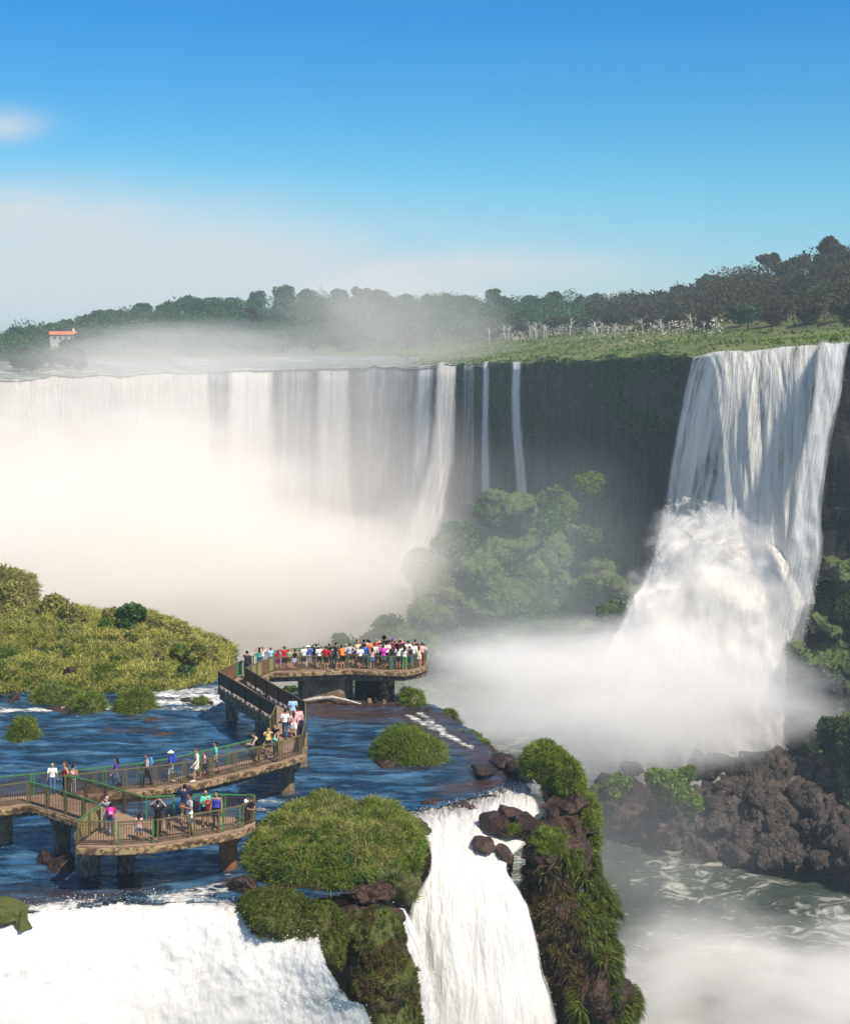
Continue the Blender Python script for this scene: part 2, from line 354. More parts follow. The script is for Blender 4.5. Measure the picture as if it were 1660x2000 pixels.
def m_falls(name, su, sv, lo, hi, edge=.08, col=(.86,.84,.80), dark=(.42,.47,.50), bump=.6, bd=.6, topthin=0., rag=.5, botfade=0.):
    """white falling water: streaks run down the sheet, thin places let the rock through"""
    t = NT(name); uv = t.node('UVMap'); sp = t.node('SeparateXYZ'); t.L(uv.outputs[0], sp.inputs[0]); U, V = sp.outputs[0], sp.outputs[1]
    def nz(a, b, d=6, r=.65, dist=0.):
        c = t.node('CombineXYZ'); t.L(t.math('MULTIPLY', U, a), c.inputs[0]); t.L(t.math('MULTIPLY', V, b), c.inputs[1]); return t.noise(1, d, r, c.outputs[0], dist)
    n1 = nz(su, sv); n2 = nz(su*4.5, sv*3); n3 = nz(su*1.2, sv*5, 8, .7, .8)
    f = t.math('ADD', t.math('MULTIPLY', n1, .52), t.math('MULTIPLY', n2, .20)); f = t.math('ADD', f, t.math('MULTIPLY', n3, .28))
    a = t.ramp(f, [(lo, 0), (hi, 1)])
    cc = t.ramp(t.math('ADD', t.math('MULTIPLY', n2, .5), t.math('MULTIPLY', n1, .5)), [(.36, dark), (.56, col)])
    ed = t.math('MINIMUM', U, t.math('SUBTRACT', 1, U)); ed = t.math('ADD', t.math('DIVIDE', ed, edge), t.math('MULTIPLY', t.math('SUBTRACT', n3, .5), rag*4))
    a = t.math('MULTIPLY', a, t.math('MINIMUM', t.math('MAXIMUM', ed, 0), 1))
    if topthin:
        tt = t.math('ADD', t.math('DIVIDE', V, topthin), t.math('MULTIPLY', t.math('SUBTRACT', n3, .5), 3)); a = t.math('MULTIPLY', a, t.math('MINIMUM', t.math('MAXIMUM', tt, 0), 1))
    if botfade:
        tt = t.math('DIVIDE', t.math('SUBTRACT', 1, V), botfade); a = t.math('MULTIPLY', a, t.math('MINIMUM', t.math('ADD', t.math('MAXIMUM', tt, 0), t.math('MULTIPLY', t.math('SUBTRACT', n3, .5), .8), clamp=True), 1))
    b = t.node('BsdfPrincipled'); t.L(cc, b.inputs['Base Color']); b.inputs['Roughness'].default_value = .6
    t.L(t.bump(t.math('ADD', n2, n3), bump, bd), b.inputs['Normal'])
    tl = t.node('BsdfTranslucent'); t.L(cc, tl.inputs[0]); mx = t.node('MixShader'); mx.inputs[0].default_value = .22; t.L(b.outputs[0], mx.inputs[1]); t.L(tl.outputs[0], mx.inputs[2])
    tr = t.node('BsdfTransparent'); m2 = t.node('MixShader'); t.L(a, m2.inputs[0]); t.L(tr.outputs[0], m2.inputs[1]); t.L(mx.outputs[0], m2.inputs[2])
    return t.done(m2.outputs[0])

# ---- near river, a sheet on the rock shelf
SHELF_PX = [(450,1345),(600,1352),(780,1352),(850,1378),(915,1420),(960,1466),(1010,1492),(1050,1530),(1000,1534),(960,1550),(905,1566),(850,1580),(785,1592),
            (800,1640),(760,1700),(700,1745),(560,1762),(420,1768),(330,1765),(240,1760),(120,1779),(0,1800),(-160,1830)]
SHELF = [Vector((-52,122,0)), Vector((-22,118,0)), Vector((-15.5,106.5,0))]+[G(*p) for p in SHELF_PX]+[Vector((-52,60,0))]
def inside(x, y, poly):
    r = np.zeros(x.shape, bool); n = len(poly); j = n-1
    for i in range(n):
        xi, yi, xj, yj = poly[i][0], poly[i][1], poly[j][0], poly[j][1]
        r ^= ((yi > y) != (yj > y)) & (x < (xj-xi)*(y-yi)/(yj-yi+1e-12)+xi); j = i
    return r
FOAM = [ # px line, half width (m), strength
 (-40,1392,130,1384,.9,.95),(0,1386,60,1390,.7,.8),(190,1390,232,1380,.7,.9),(150,1398,240,1392,.5,.6),(290,1352,440,1348,1.5,.9),(300,1372,420,1372,1.1,1.1),(300,1385,410,1384,.8,.8),(320,1360,440,1362,1.4,1.0),
 (240,1352,300,1350,.8,.6),(200,1412,260,1405,.5,.4),(500,1562,560,1566,.5,.75),(500,1580,540,1590,.7,.7),(300,1752,440,1738,.45,1.0),(330,1748,420,1730,.3,.9),(380,1735,450,1725,.3,.7),(280,1757,380,1757,.3,.8),
 (-20,1790,60,1780,.6,.9),(60,1780,240,1762,.5,.8),(240,1760,440,1770,.35,.7),(560,1500,640,1492,.5,.3),(330,1470,430,1462,.6,.45),(360,1452,400,1450,.4,.4),(870,1580,960,1552,.5,.9),(790,1592,860,1582,.5,.9),
 (960,1548,1040,1534,.5,.8),(800,1398,850,1425,.5,.9),(820,1392,880,1440,.5,.9),(860,1430,925,1462,.4,.9),(0,1352,60,1350,.5,.4),(60,1345,130,1345,.4,.4),(590,1366,740,1372,.15,.8),(275,1560,345,1558,.6,.6),(500,1610,560,1640,.6,.3)]
FOAM += [(x-10,y,x+14,y,.25,.6) for x,y in ((453,1410),(511,1455),(561,1556),(8,1655),(446,1706),(247,1714),(175,1718),(45,1462),(790,1502),(755,1374),(130,1398))]
BROWN = [(600,1372,800,1376,1.6,.9),(620,1392,860,1400,1.8,.9),(850,1420,960,1485,1.6,.9),(940,1500,1030,1525,1.5,.8),(880,1540,1000,1525,1.0,.9),(740,1500,860,1500,.8,.4),(160,1690,260,1720,1.4,.7),(0,1760,200,1745,1.2,.6),(200,1428,300,1424,.35,.6),
 (250,1400,290,1402,.5,.4),(700,1750,640,1765,.8,.8),(450,1720,520,1740,.6,.7),(440,1395,520,1440,1.0,.35)]
def seg_field(X, Y, segs):
    F = np.zeros(X.shape)
    for x0, y0, x1, y1, hw, st in segs:
        a, b = G(x0, y0), G(x1, y1); dx, dy = b.x-a.x, b.y-a.y; L = dx*dx+dy*dy
        t = np.clip(((X-a.x)*dx+(Y-a.y)*dy)/L, 0, 1); d = np.hypot(X-a.x-t*dx, (Y-a.y-t*dy)*.9)
        F = np.maximum(F, st*np.exp(-(d/hw)**2))
    return F
xs = np.arange(-50, 9, .17); ys = np.arange(57, 122, .17); X, Y = np.meshgrid(xs, ys)
X = X+ .05*np.sin(Y*3.1); inn = inside(X, Y, SHELF)
foam = seg_field(X, Y, FOAM); brown = seg_field(X, Y, BROWN)
Z = .30*(fbm(X*.28, Y*.7)-.5)+.16*(fbm(X*1.1+3, Y*2.4)-.5)+foam*.22*(fbm(X*1.6, Y*2.6)-.2)
A = np.stack([X, Y, Z], 2); ny, nx = X.shape
keep = inn[:-1,:-1]&inn[1:,:-1]&inn[:-1,1:]&inn[1:,1:]
i = (np.arange(ny-1)[:,None]*nx+np.arange(nx-1)[None,:])[keep]; idx = np.stack([i, i+1, i+nx+1, i+nx], 1)
used = np.zeros(nx*ny, bool); used[idx.ravel()] = True; remap = np.cumsum(used)-1
me = np_mesh(A.reshape(-1,3)[used], np.full(len(i), 4), remap[idx], True)
ca = me.color_attributes.new('foam', 'FLOAT_COLOR', 'POINT')
calm = np.clip((Y-60)/60, 0, 1)*0+.35
ca.data.foreach_set('color', np.stack([foam, np.clip(brown,0,1), calm, np.ones_like(foam)], 2).reshape(-1,4)[used].astype(np.float32).ravel())
river = tag(link('river', me, M['river']), 'blue rippled river sheet flowing round the walkway piers', kind='structure')

# ---- the rock shelf that carries the river
mb = MB(); cx = sum(p.x for p in SHELF)/len(SHELF); cy = sum(p.y for p in SHELF)/len(SHELF)
def ring(z, s):
    out = []
    n = len(SHELF)
    for k in range(n):
        p0, p1 = SHELF[k], SHELF[(k+1) % n]
        for q in range(4):
            p = p0.lerp(p1, q/4); d = Vector((cx-p.x, cy-p.y, 0)).normalized(); out.append((p.x+d.x*s, p.y+d.y*s, z))
    return out
rs = [ring(-.35, .35), ring(-3, 1.2), ring(-10, 2.0), ring(-20, 1.5), ring(-38, .5)]; n = len(rs[0])
for r in rs: mb.v += r
for k in range(len(rs)-1):
    for q in range(n): mb.f.append((k*n+q, (k+1)*n+q, (k+1)*n+(q+1)%n, k*n+(q+1)%n))
mb.f.append(tuple(range(n))); 
me = mesh(mb.v, mb.f)
bm = bmesh.new(); bm.from_mesh(me); bmesh.ops.recalc_face_normals(bm, faces=bm.faces); bm.to_mesh(me); bm.free()
tag(link('riverbed', me, M['rock_red']), 'brown rock shelf under the near river', kind='structure')

# ---- lower basin
xs = np.linspace(-420, 260, 240); ys = np.linspace(30, 470, 200); X, Y = np.meshgrid(xs, ys)
Z = -36+2.2*(fbm(X*.09, Y*.09)-.5)+1.3*(fbm(X*.33, Y*.4)-.5)
tag(link('basin_water', grid_mesh(np.stack([X, Y, Z], 2)[::-1], uv=False), M['basin']), 'grey green foaming river in the gorge below', kind='structure')

# ---- far cliff, horseshoe shaped
RIM = [(-420,752,285),(-200,748,300),(0,743,330),(200,733,365),(400,727,400),(600,720,420),(760,717,410),(900,712,380),(1050,706,330),(1200,700,285),(1330,694,245),(1360,700,227),(1400,692,220),(1500,684,214),(1600,677,208),(1660,673,205),(1760,664,212),(2100,640,225)]
RX = [r[0] for r in RIM]
def rim(px, dY=0): return W(px, interp(px, RX, [r[1] for r in RIM])+7*(mnoise.noise(Vector((px/70,0,0))))+4*mnoise.noise(Vector((px/19,3,0))), interp(px, RX, [r[2] for r in RIM])+dY)
cols = np.linspace(-420, 2100, 620); rows = [(0,0),(.6,-1.5),(4,-1),(12,.5),(24,1.0),(36,3.5),(48,8),(64,16)]
A = np.zeros((60, len(cols), 3)); dd = np.linspace(0, 64, 60)
for j, px in enumerate(cols):
    p = rim(px); z0 = p.z
    for k in range(60):
        off = interp(dd[k], [r[0] for r in rows], [r[1] for r in rows])
        Yk = p.y-off; A[k, j] = (p.x*(Yk/p.y), Yk, z0-dd[k])
S = np.cumsum(np.concatenate([[0], np.linalg.norm(np.diff(A[0,:,:2], axis=0), axis=1)]))[None,:]; D = dd[:,None]
disp = 12*(fbm(S*.035+5, D*.012)-.5)+6*(fbm(S*.14, D*.03+9)-.5)+1.6*(np.floor(D/11+2.5*fbm(S*.02, D*0))%2)+2.2*np.abs(fbm(S*.35, D*.05)-.5)+1.6*(fbm(S*.6, D*.12)-.5)+1.8*(fbm(S*.12+40, D*.45)-.5)
disp = disp*np.clip(D/3, .12, 1); A[...,1] -= disp
cliff = tag(link('far_cliff', grid_mesh(A), M['cliff']), 'dark horseshoe cliff behind the falls', kind='structure')

# ---- upper plateau and wooded hills
FOOT = {-420:(722,380),-200:(712,400),0:(700,430),200:(694,470),400:(690,520),600:(688,560),760:(684,560),900:(672,540),1050:(656,480),1200:(650,420),1330:(646,370),1360:(646,360),1400:(645,340),1500:(645,320),1600:(643,300),1660:(642,290),1760:(640,280),2100:(620,260)}
RIDGE = {-420:(690,520),-200:(690,520),0:(684,520),200:(640,560),400:(614,640),600:(600,700),760:(602,700),900:(606,680),1050:(612,620),1200:(614,560),1330:(602,500),1360:(595,490),1400:(582,480),1500:(558,460),1600:(532,440),1660:(512,430),1760:(490,420),2100:(450,400)}
KX = sorted(FOOT)
def foot(px): return W(px, interp(px, KX, [FOOT[k][0] for k in KX]), interp(px, KX, [FOOT[k][1] for k in KX]))
def ridge(px): return W(px, interp(px, KX, [RIDGE[k][0] for k in KX]), interp(px, KX, [RIDGE[k][1] for k in KX]))
def terrain(px, t):      # t 0 rim, 1 forest foot, 2 ridge
    a, b, c = rim(px), foot(px), ridge(px)
    return a.lerp(b, t) if t <= 1 else b.lerp(c, t-1)
tt = list(np.linspace(0, 1, 16))+list(np.linspace(1, 2, 14))[1:]
A = np.zeros((len(tt)+3, 300, 3)); cols = np.linspace(-420, 2100, 300)
for j, px in enumerate(cols):
    for k, t in enumerate(tt):
        p = terrain(px, t); A[k, j] = p
    r = Vector(A[len(tt)-1, j]); n_ = len(tt)
    A[n_, j] = (r.x*1.15, r.y*1.15, r.z-3); A[n_+1, j] = (r.x*1.5, r.y*1.5, r.z-12); A[n_+2, j] = (r.x*2.4, r.y*2.4, r.z-40)
A[1:n_,:,2] += 1.6*(fbm(A[1:n_,:,0]*.05, A[1:n_,:,1]*.05)-.5)*np.clip((cols-850)/200, 0, 1)
t_ = NT('plateau_ground'); n = t_.noise(.05, 8, .65, t_.coord(), .5); n2 = t_.noise(.4, 6, .7, t_.coord())
gcol = t_.ramp(t_.math('ADD', t_.math('MULTIPLY', n, .6), t_.math('MULTIPLY', n2, .4)), [(.36, (.045,.06,.02)), (.5, (.11,.135,.04)), (.64, (.21,.19,.085))])
M['plateau'] = t_.done(t_.bsdf(gcol, .9, t_.bump(n2, .8, 1)))
tag(link('plateau', grid_mesh(A[::-1], uv=False), M['plateau']), 'grassy plateau and wooded hills above the cliff', kind='structure')

# ---- the river above the falls, left part of the plateau
t_ = NT('upper_water'); n = t_.noise(1, 8, .7, t_.coord((.05,.22,1)), 1); n2 = t_.noise(1, 6, .7, t_.coord((.2,.8,1)))
fk = t_.ramp(n, [(.54, 0), (.62, 1)]); wc = t_.mix(fk, t_.mix(n2, (.06,.08,.055), (.20,.21,.15)), (.80,.76,.70))
M['upper_water'] = t_.done(t_.bsdf(wc, .45, t_.bump(n2, .6, .6)))
cols = np.linspace(-420, 960, 150); A = np.zeros((14, 150, 3))
for j, px in enumerate(cols):
    tmax = interp(px, [-420,0,400,700,900,1010], [.8,.75,.72,.6,.35,.08])
    for k in range(14):
        p = terrain(px, -.012+tmax*k/13); A[k, j] = (p.x, p.y, p.z+interp(px, [-420,700,900], [.35,.35,-.25]))
A[0,:,2] -= .3
tag(link('upper_river', grid_mesh(A[::-1], uv=False), M['upper_water']), 'shallow river above the lip of the far falls', kind='structure')

# ================================================================== WATERFALLS
def waterfall(name, A, m, label, group=None, cat='waterfall'):
    return tag(link(name, grid_mesh(A), m), label, cat, group)
def curtain(x0, x1, track, nu, nv, rough=1.0, dY=-3.0, push=9.0, curve=1.5):
    """track: (py, xl, xr) lower rows; falls off the rim in front of the cliff"""
    ys_ = [t[0] for t in track]; A = np.zeros((nv+1, nu+1, 3))
    for j in range(nu+1):
        u = j/nu; px0 = lerp(x0, x1, u); r = rim(px0); ytop = (HC-r.z)/r.y*FP+HY
        for k in range(nv+1):
            v = k/nv; v2 = v*v*.35+v*.65
            py = lerp(ytop-2, ys_[-1], v2); px = interp(py, [ytop-2]+ys_, [px0]+[lerp(t[1], t[2], u) for t in track])
            Y = r.y+dY*min(1, v*14)+1.0*(v < .01)-push*v**.8
            A[k, j] = W(px, py, Y)
    S = A[...,0]; D = -A[...,2]
    d = rough*(1.8*(fbm(S*.22+x0, D*.02)-.5)+1.0*(fbm(S*.9+x0, D*.05)-.5)+.5*(fbm(S*1.2, D*.4)-.5))
    A[...,1] -= d*np.linspace(.15, 1, nv+1)[:,None]
    A[0,:,2] += .5*(fbm(S[0]*.7, S[0]*.0+3)-.4)
    return A
F1 = m_falls('falls_wide', 34, 1.0, .28, .42, .02, col=(.90,.84,.75), dark=(.62,.58,.52), bump=.8, bd=2)
F2 = m_falls('falls_mid', 5, .7, .20, .44, .18, col=(.88,.84,.77), dark=(.55,.57,.57), bump=.7, bd=1.5)
F3 = m_falls('falls_thin', 4, 1.0, .24, .46, .28, col=(.80,.82,.84), dark=(.45,.52,.57), bump=.6, bd=1)
F4 = m_falls('falls_veil', 6, .8, .40, .74, .12, col=(.72,.76,.78), dark=(.45,.50,.53), bump=.5, bd=1)
waterfall('waterfall', curtain(-90, 412, [(900,-95,418),(1180,-110,430)], 260, 60, 1.3), F1, 'very wide cream waterfall curtain at far left, mist at its foot')
waterfall('waterfall', curtain(408, 442, [(900,412,438),(1180,425,432)], 26, 40), F4, 'narrow thin veil between the widest curtain and its right neighbour')
waterfall('waterfall', curtain(438, 536, [(900,434,542),(1190,425,560)], 60, 50), F2, 'broad waterfall just right of the widest curtain')
waterfall('waterfall', curtain(538, 612, [(900,535,612),(1190,530,612)], 40, 40), F4, 'thin grey veil of water between two broad falls')
waterfall('waterfall', curtain(616, 682, [(900,612,690),(1190,606,720)], 50, 50), F2, 'narrow hazy waterfall in the middle of the far cliff')
waterfall('waterfall', curtain(690, 812, [(900,690,808),(1190,700,790)], 50, 40), F4, 'wide faint veil of water in mist at middle of cliff')
waterfall('waterfall', curtain(812, 848, [(900,800,842),(1010,790,826),(1120,772,800)], 30, 50), F3, 'slim waterfall close beside the one sweeping left')
waterfall('waterfall', curtain(850, 892, [(820,846,890),(900,836,888),(1000,806,872),(1090,770,842),(1160,738,800)], 40, 60, push=30), F2, 'waterfall that sweeps to the left as it drops past the green mound')
waterfall('waterfall', curtain(903, 926, [(900,900,926),(985,897,924)], 20, 40), F4, 'faint veil left of the two thin blue falls')
waterfall('waterfall', curtain(942, 956, [(850,939,955),(975,937,959)], 16, 50), F3, 'left one of two thin bluish falls above the green mound')
waterfall('waterfall', curtain(999, 1018, [(780,996,1017),(860,999,1022),(985,1009,1034)], 16, 50), F3, 'right and brighter one of two thin bluish falls above the green mound')
# big right waterfall, three sheets of one fall
big = tag(empty('waterfall', W(1400, 1480, 200)), 'tallest white waterfall on the right in two tiers', 'waterfall')
def child_loft(name, rows, nu, nv, m, parent, disp):
    A = loft(rows, nu, nv); N = grid_normals(A); A = A+N*disp(A)[...,None]
    o = link(name, grid_mesh(A), m, parent); o.matrix_parent_inverse = Matrix.Translation(parent.location).inverted(); return o
FB = m_falls('falls_big', 8, 1.1, .36, .49, .03, col=(.93,.90,.84), dark=(.56,.58,.56), bump=.9, bd=1.0, rag=.3)
FS = m_falls('falls_strand', 4, 1.2, .26, .42, .2, botfade=.35, col=(.85,.85,.84), dark=(.48,.54,.58), bump=.9, bd=.8)
FL = m_falls('falls_lower', 10, 3.2, .24, .40, .045, col=(.92,.89,.84), dark=(.70,.71,.70), bump=.7, bd=.6, topthin=.30, rag=.8)
def rr(py, xs_, Ys): return [W(x, py+dy, Y) for (x, dy), Y in zip(xs_, Ys)]
top = [[W(x, y, interp(x, RX, [r[2] for r in RIM])-d) for x, y in zip(xs_, ys_)] for xs_, ys_, d in (
    ([1356,1400,1450,1500,1550,1602],[699,688,686,682,676,674],-3),
    ([1350,1397,1450,1500,1550,1598],[708,697,695,691,686,682],2.5),
    ([1334,1388,1444,1498,1548,1590],[775,765,765,760,755,750],6),
    ([1311,1370,1430,1488,1540,1574],[900,900,900,900,895,890],8),
    ([1284,1350,1414,1480,1532,1566],[1045,1048,1050,1050,1045,1040],10),([1268,1340,1410,1480,1536,1590],[1180,1180,1180,1180,1180,1180],11.5))]
child_loft('upper_sheet', top, 150, 90, FB, big, lambda A: (3.4*(fbm(A[...,0]*.42, A[...,2]*.02)-.5)+1.2*(fbm(A[...,0]*1.3, A[...,2]*.10)-.5))*np.linspace(.12, 1, A.shape[0])[:,None])
st = [[W(x, y, Yd) for x, y in zip(xs_, ys_)] for xs_, ys_, Yd in (
    ([1600,1628,1662],[674,672,670],207),([1594,1622,1656],[684,682,680],202),([1586,1612,1642],[770,770,770],199),([1568,1594,1620],[870,870,870],197),([1548,1574,1604],[1000,1000,1000],195),([1534,1568,1606],[1090,1090,1090],194),([1512,1540,1578],[1230,1230,1230],194),([1496,1520,1545],[1400,1400,1400],193.5))]
child_loft('side_strand', st, 36, 90, FS, big, lambda A: 1.6*(fbm(A[...,0]*.6, A[...,2]*.05)-.5)+.8*(fbm(A[...,0]*1.5, A[...,2]*.5)-.5))
lo = [[W(x, y, Yd-4*k/5) for k, (x, y) in enumerate(zip(xs_, ys_))] for xs_, ys_, Yd in (
    ([1300,1360,1420,1480,1535,1592],[960,975,985,985,980,970],212),
    ([1284,1350,1415,1480,1535,1598],[1045,1045,1045,1050,1050,1050],208),
    ([1258,1335,1400,1470,1532,1592],[1120,1110,1100,1110,1115,1120],203.5),
    ([1212,1305,1385,1460,1514,1560],[1210,1200,1195,1200,1205,1210],199.5),
    ([1160,1265,1365,1445,1500,1540],[1310,1305,1300,1300,1305,1310],197),
    ([1100,1230,1345,1430,1490,1534],[1400,1400,1400,1400,1400,1400],195),
    ([1030,1195,1318,1418,1490,1535],[1500,1500,1500,1500,1500,1500],194),([1010,1190,1315,1416,1490,1536],[1560,1560,1560,1560,1560,1560],193))]
child_loft('lower_cascade', lo, 200, 170, FL, big, lambda A: np.clip(np.linspace(-.2, 2.6, A.shape[0]), 0, 1)[:,None]*(7*(fbm(A[...,0]*.15+7, A[...,2]*.12, 3)-.40)+2.6*(fbm(A[...,0]*.36, A[...,2]*.22, 3)-.42)+.5*(fbm(A[...,0]*.9, A[...,2]*.35)-.5)))
# near cascade
FN = m_falls('falls_near', 26, 1.8, .27, .36, .05, col=(.92,.90,.86), dark=(.70,.71,.69), bump=.7, bd=.07, topthin=.13, rag=.8)
cas = tag(empty('waterfall', G(950, 1640)), 'near white cascade that pours off the shelf beside the grassy islet', 'waterfall')
ch = [[W(x, y, Yd) for x, y, Yd in r] for r in (
    [(785,1592,75.4),(850,1576,76.5),(905,1562,77.8),(960,1546,79.2),(1005,1528,80.8),(1045,1520,81.5)],
    [(806,1618,73.0),(856,1606,73.6),(905,1594,74.5),(955,1580,75.8),(1005,1570,77.0),(1052,1572,77)],
    [(835,1648,71.0),(868,1640,71.4),(900,1632,72.0),(935,1622,72.6),(980,1618,73.6),(1056,1628,74)],
    [(838,1700,69.6),(868,1700,69.6),(900,1698,69.7),(935,1695,69.8),(968,1692,70.0),(990,1690,70.3)],
    [(800,1780,68.6),(850,1780,68.4),(900,1780,68.3),(950,1780,68.3),(1000,1778,68.5),(1034,1776,68.9)],
    [(806,1880,67.9),(860,1880,67.5),(915,1880,67.4),(970,1880,67.4),(1020,1880,67.7),(1058,1880,68.2)],
    [(812,2010,67.2),(870,2010,66.8),(925,2010,66.6),(985,2010,66.6),(1045,2010,67.0),(1092,2010,67.6)],
    [(800,2350,66.4),(870,2350,66.0),(930,2350,65.8),(1000,2350,65.8),(1070,2350,66.2),(1130,2350,66.8)])]
child_loft('chute', ch, 190, 330, FN, cas, lambda A: .45*(fbm(A[...,0]*.8, A[...,2]*.3)-.5)+.14*(fbm(A[...,0]*3.2, A[...,2]*.5+A[...,1]*.6)-.5)+.05*(fbm(A[...,0]*9, A[...,2]*3+A[...,1]*3)-.5))
st = [[W(x, y, Yd) for x, y, Yd in r] for r in (
    [(742,1778,65.8),(765,1772,66),(790,1776,66.2)],[(760,1800,65.2),(785,1800,65.4),(812,1806,65.8)],[(792,1850,64.8),(810,1850,65),(828,1860,65.4)],
    [(815,1900,64.6),(828,1900,64.8),(842,1910,65.2)],[(820,1950,64.4),(832,1950,64.6),(850,1950,65)],[(800,2020,64.2),(825,2020,64.4),(860,2020,64.8)],[(800,2300,64),(825,2300,64.2),(860,2300,64.6)])]
child_loft('side_stream', st, 40, 120, m_falls('falls_stream', 7, 1.3, .38, .50, .14, col=(.88,.88,.86), dark=(.5,.53,.55), bump=.9, bd=.05), cas, lambda A: .25*(fbm(A[...,0]*3, A[...,2]*1.2)-.5))
tr_ = [[W(x, y, Yd) for x, y, Yd in r] for r in ([(1086,1604,75.2),(1094,1600,75.4),(1104,1600,75.6)],[(1100,1640,73.6),(1108,1640,73.6),(1120,1640,73.8)],[(1116,1685,72.2),(1128,1685,72.2),(1140,1688,72.4)],[(1130,1740,71.0),(1136,1740,71),(1144,1740,71.2)],[(1136,1860,69.2),(1140,1860,69.2),(1146,1860,69.4)],[(1150,2020,67.4),(1155,2020,67.4),(1162,2020,67.6)])]
waterfall('waterfall', loft(tr_, 20, 90), m_falls('falls_trickle', 3, 2.5, .36, .5, .3, col=(.85,.86,.85), dark=(.5,.53,.55), bump=.8, bd=.05), 'thin white trickle running down the mossy near rock outcrop')
# foreground fall at lower left
FF = m_falls('falls_front', 40, 5, .14, .26, .02, col=(.92,.90,.86), dark=(.76,.76,.73), bump=.5, bd=.05, topthin=.14, rag=1.1)
fr = [[W(x, y, Yd) for x, y, Yd in r] for r in (
    [(-200,1826,60.0),(-60,1800,61.4),(60,1786,62.2),(170,1768,63.1),(260,1757,63.8),(360,1762,63.5),(470,1782,62.4),(560,1806,61.1),(620,1836,59.5)],
    [(-200,1850,59.3),(-60,1830,60.5),(60,1812,61.3),(170,1795,62.3),(260,1786,62.9),(360,1792,62.5),(470,1815,61.3),(570,1846,59.9),(640,1880,58.6)],
    [(-200,1930,58.5),(-60,1915,59.5),(60,1900,60.2),(170,1888,61.1),(260,1880,61.6),(360,1885,61.2),(480,1905,60.0),(590,1925,58.9),(680,1950,57.8)],
    [(-200,2060,58.0),(-60,2050,58.9),(60,2040,59.6),(170,2035,60.4),(260,2030,60.8),(370,2030,60.4),(500,2030,59.4),(620,2030,58.5),(730,2030,57.5)],
    [(-200,2500,57.5),(-60,2500,58.4),(60,2500,59.1),(170,2500,59.9),(260,2500,60.2),(370,2500,59.9),(510,2500,58.9),(640,2500,58.0),(760,2500,57.0)])]
fr[0] = [G(x, y, .05) for x, y in ((-200,1812),(-60,1788),(60,1772),(170,1755),(260,1743),(360,1748),(470,1766),(560,1790),(620,1816))]
A = loft(fr, 330, 220); N = grid_normals(A)
A = A+N*(.7*(fbm(A[...,0]*.5, A[...,2]*.5+A[...,1]*.4)-.5)+(.10*(fbm(A[...,0]*2.4, A[...,2]*1.0+A[...,1]*.5)-.5))+.05*(fbm(A[...,0]*8, A[...,2]*4)-.5))[...,None]
ff = waterfall('waterfall', A, FF, 'nearest waterfall boiling white across the lower left corner')
M['drops'] = m_simple('spray_drops', (.9,.88,.85), .5, .3, .02)
def drops(src, par, n, size, spread, cond=None, inv=None):
    P_, N_ = sample(src, n, -2, cond); P_ = P_+N_*np.abs(RNG.normal(0, spread, (n,1)))+RNG.normal(0, spread*.6, (n,3)); me = leaves(P_, N_, size*.62, sv=1.2)
    c = link('spray_drops', me, M['drops'], par); c['kind'] = 'stuff'
    if inv is not None: c.matrix_parent_inverse = inv
drops(ff.data, ff, 26000, .035, .16)
bi_ = Matrix.Translation(big.location).inverted()
for nm_, n_, s_, sp_ in (('lower_cascade', 60000, .085, .45), ('upper_sheet', 12000, .07, .12), ('side_strand', 6000, .07, .15)): drops(bpy.data.objects[nm_].data, big, n_, s_, sp_, (lambda c, n: (c[:,2] < -7)*1.0) if nm_ == 'lower_cascade' else None, bi_)
ci_ = Matrix.Translation(cas.location).inverted()
for c_ in cas.children[:]: drops(c_.data, cas, 15000 if c_.name.startswith('chute') else 3000, .032, .12, inv=ci_)
# ================================================================== WALKWAY
ZD = 2.35
def P(px, py, z=None): return G(px, py, ZD if z is None else z)
walk = tag(empty('walkway', P(300, 1540, 0)), 'long zigzag concrete visitor walkway on piers with green and brown railings', 'walkway')
WM = Matrix.Translation(walk.location).inverted()
def wpart(mb, name, m, parent=None, **k):
    par = parent or walk; o = mb.obj(name, m, par, **k)
    o.matrix_parent_inverse = WM if par is walk else Matrix.Identity(4); return o
def slab(front, rear, dz=0., ext=.16, th=.30, zt=ZD):
    """front: left to right, rear: left to right"""
    fr_ = [P(*p) for p in front]; re = [P(*p) for p in rear]
    c = sum(fr_+re, Vector())/len(fr_+re)
    ff = []
    for p in fr_: ff.append(p+Vector((0,-ext,0)))
    rf = [p+Vector((0,ext*.6,0)) for p in re]
    poly = [(p.x, p.y) for p in ff]+[(p.x, p.y) for p in reversed(rf)]
    mb = MB(); mb.prism(poly, zt-.07-th+dz, zt-.07+dz); wpart(mb, 'deck_slab', M['concrete'], bevel=.05)
    # floor surface inset
    poly2 = [(p.x, p.y+.09) for p in ff]+[(p.x, p.y-.09) for p in reversed(rf)]
    mb = MB(); mb.prism(poly2, zt-.066+dz, zt+dz); wpart(mb, 'deck_floor', M['deck'])
    return ff, rf
mainF = [(-80,1586),(0,1579),(57,1570),(128,1560),(185,1552),(230,1546),(285,1541),(340,1534),(395,1526),(450,1512),(508,1498),(560,1484),(592,1475)]
mainR = [(-80,1566),(0,1558),(88,1550),(155,1544),(250,1533),(300,1527),(348,1518),(400,1504),(440,1495),(499,1481),(530,1474),(560,1470),(592,1465)]
slab(mainF, mainR)
slab([(499,1482),(592,1476)], [(537,1410),(598,1403)], -.004, .02)
slab([(427,1344),(480,1376),(537,1412),(597,1410)], [(427,1342),(479,1333),(540,1368),(598,1401)], -.008, .05)
slab([(425,1346),(479,1338),(536,1312)], [(427,1342),(472,1318),(505,1300)], -.012, .05)
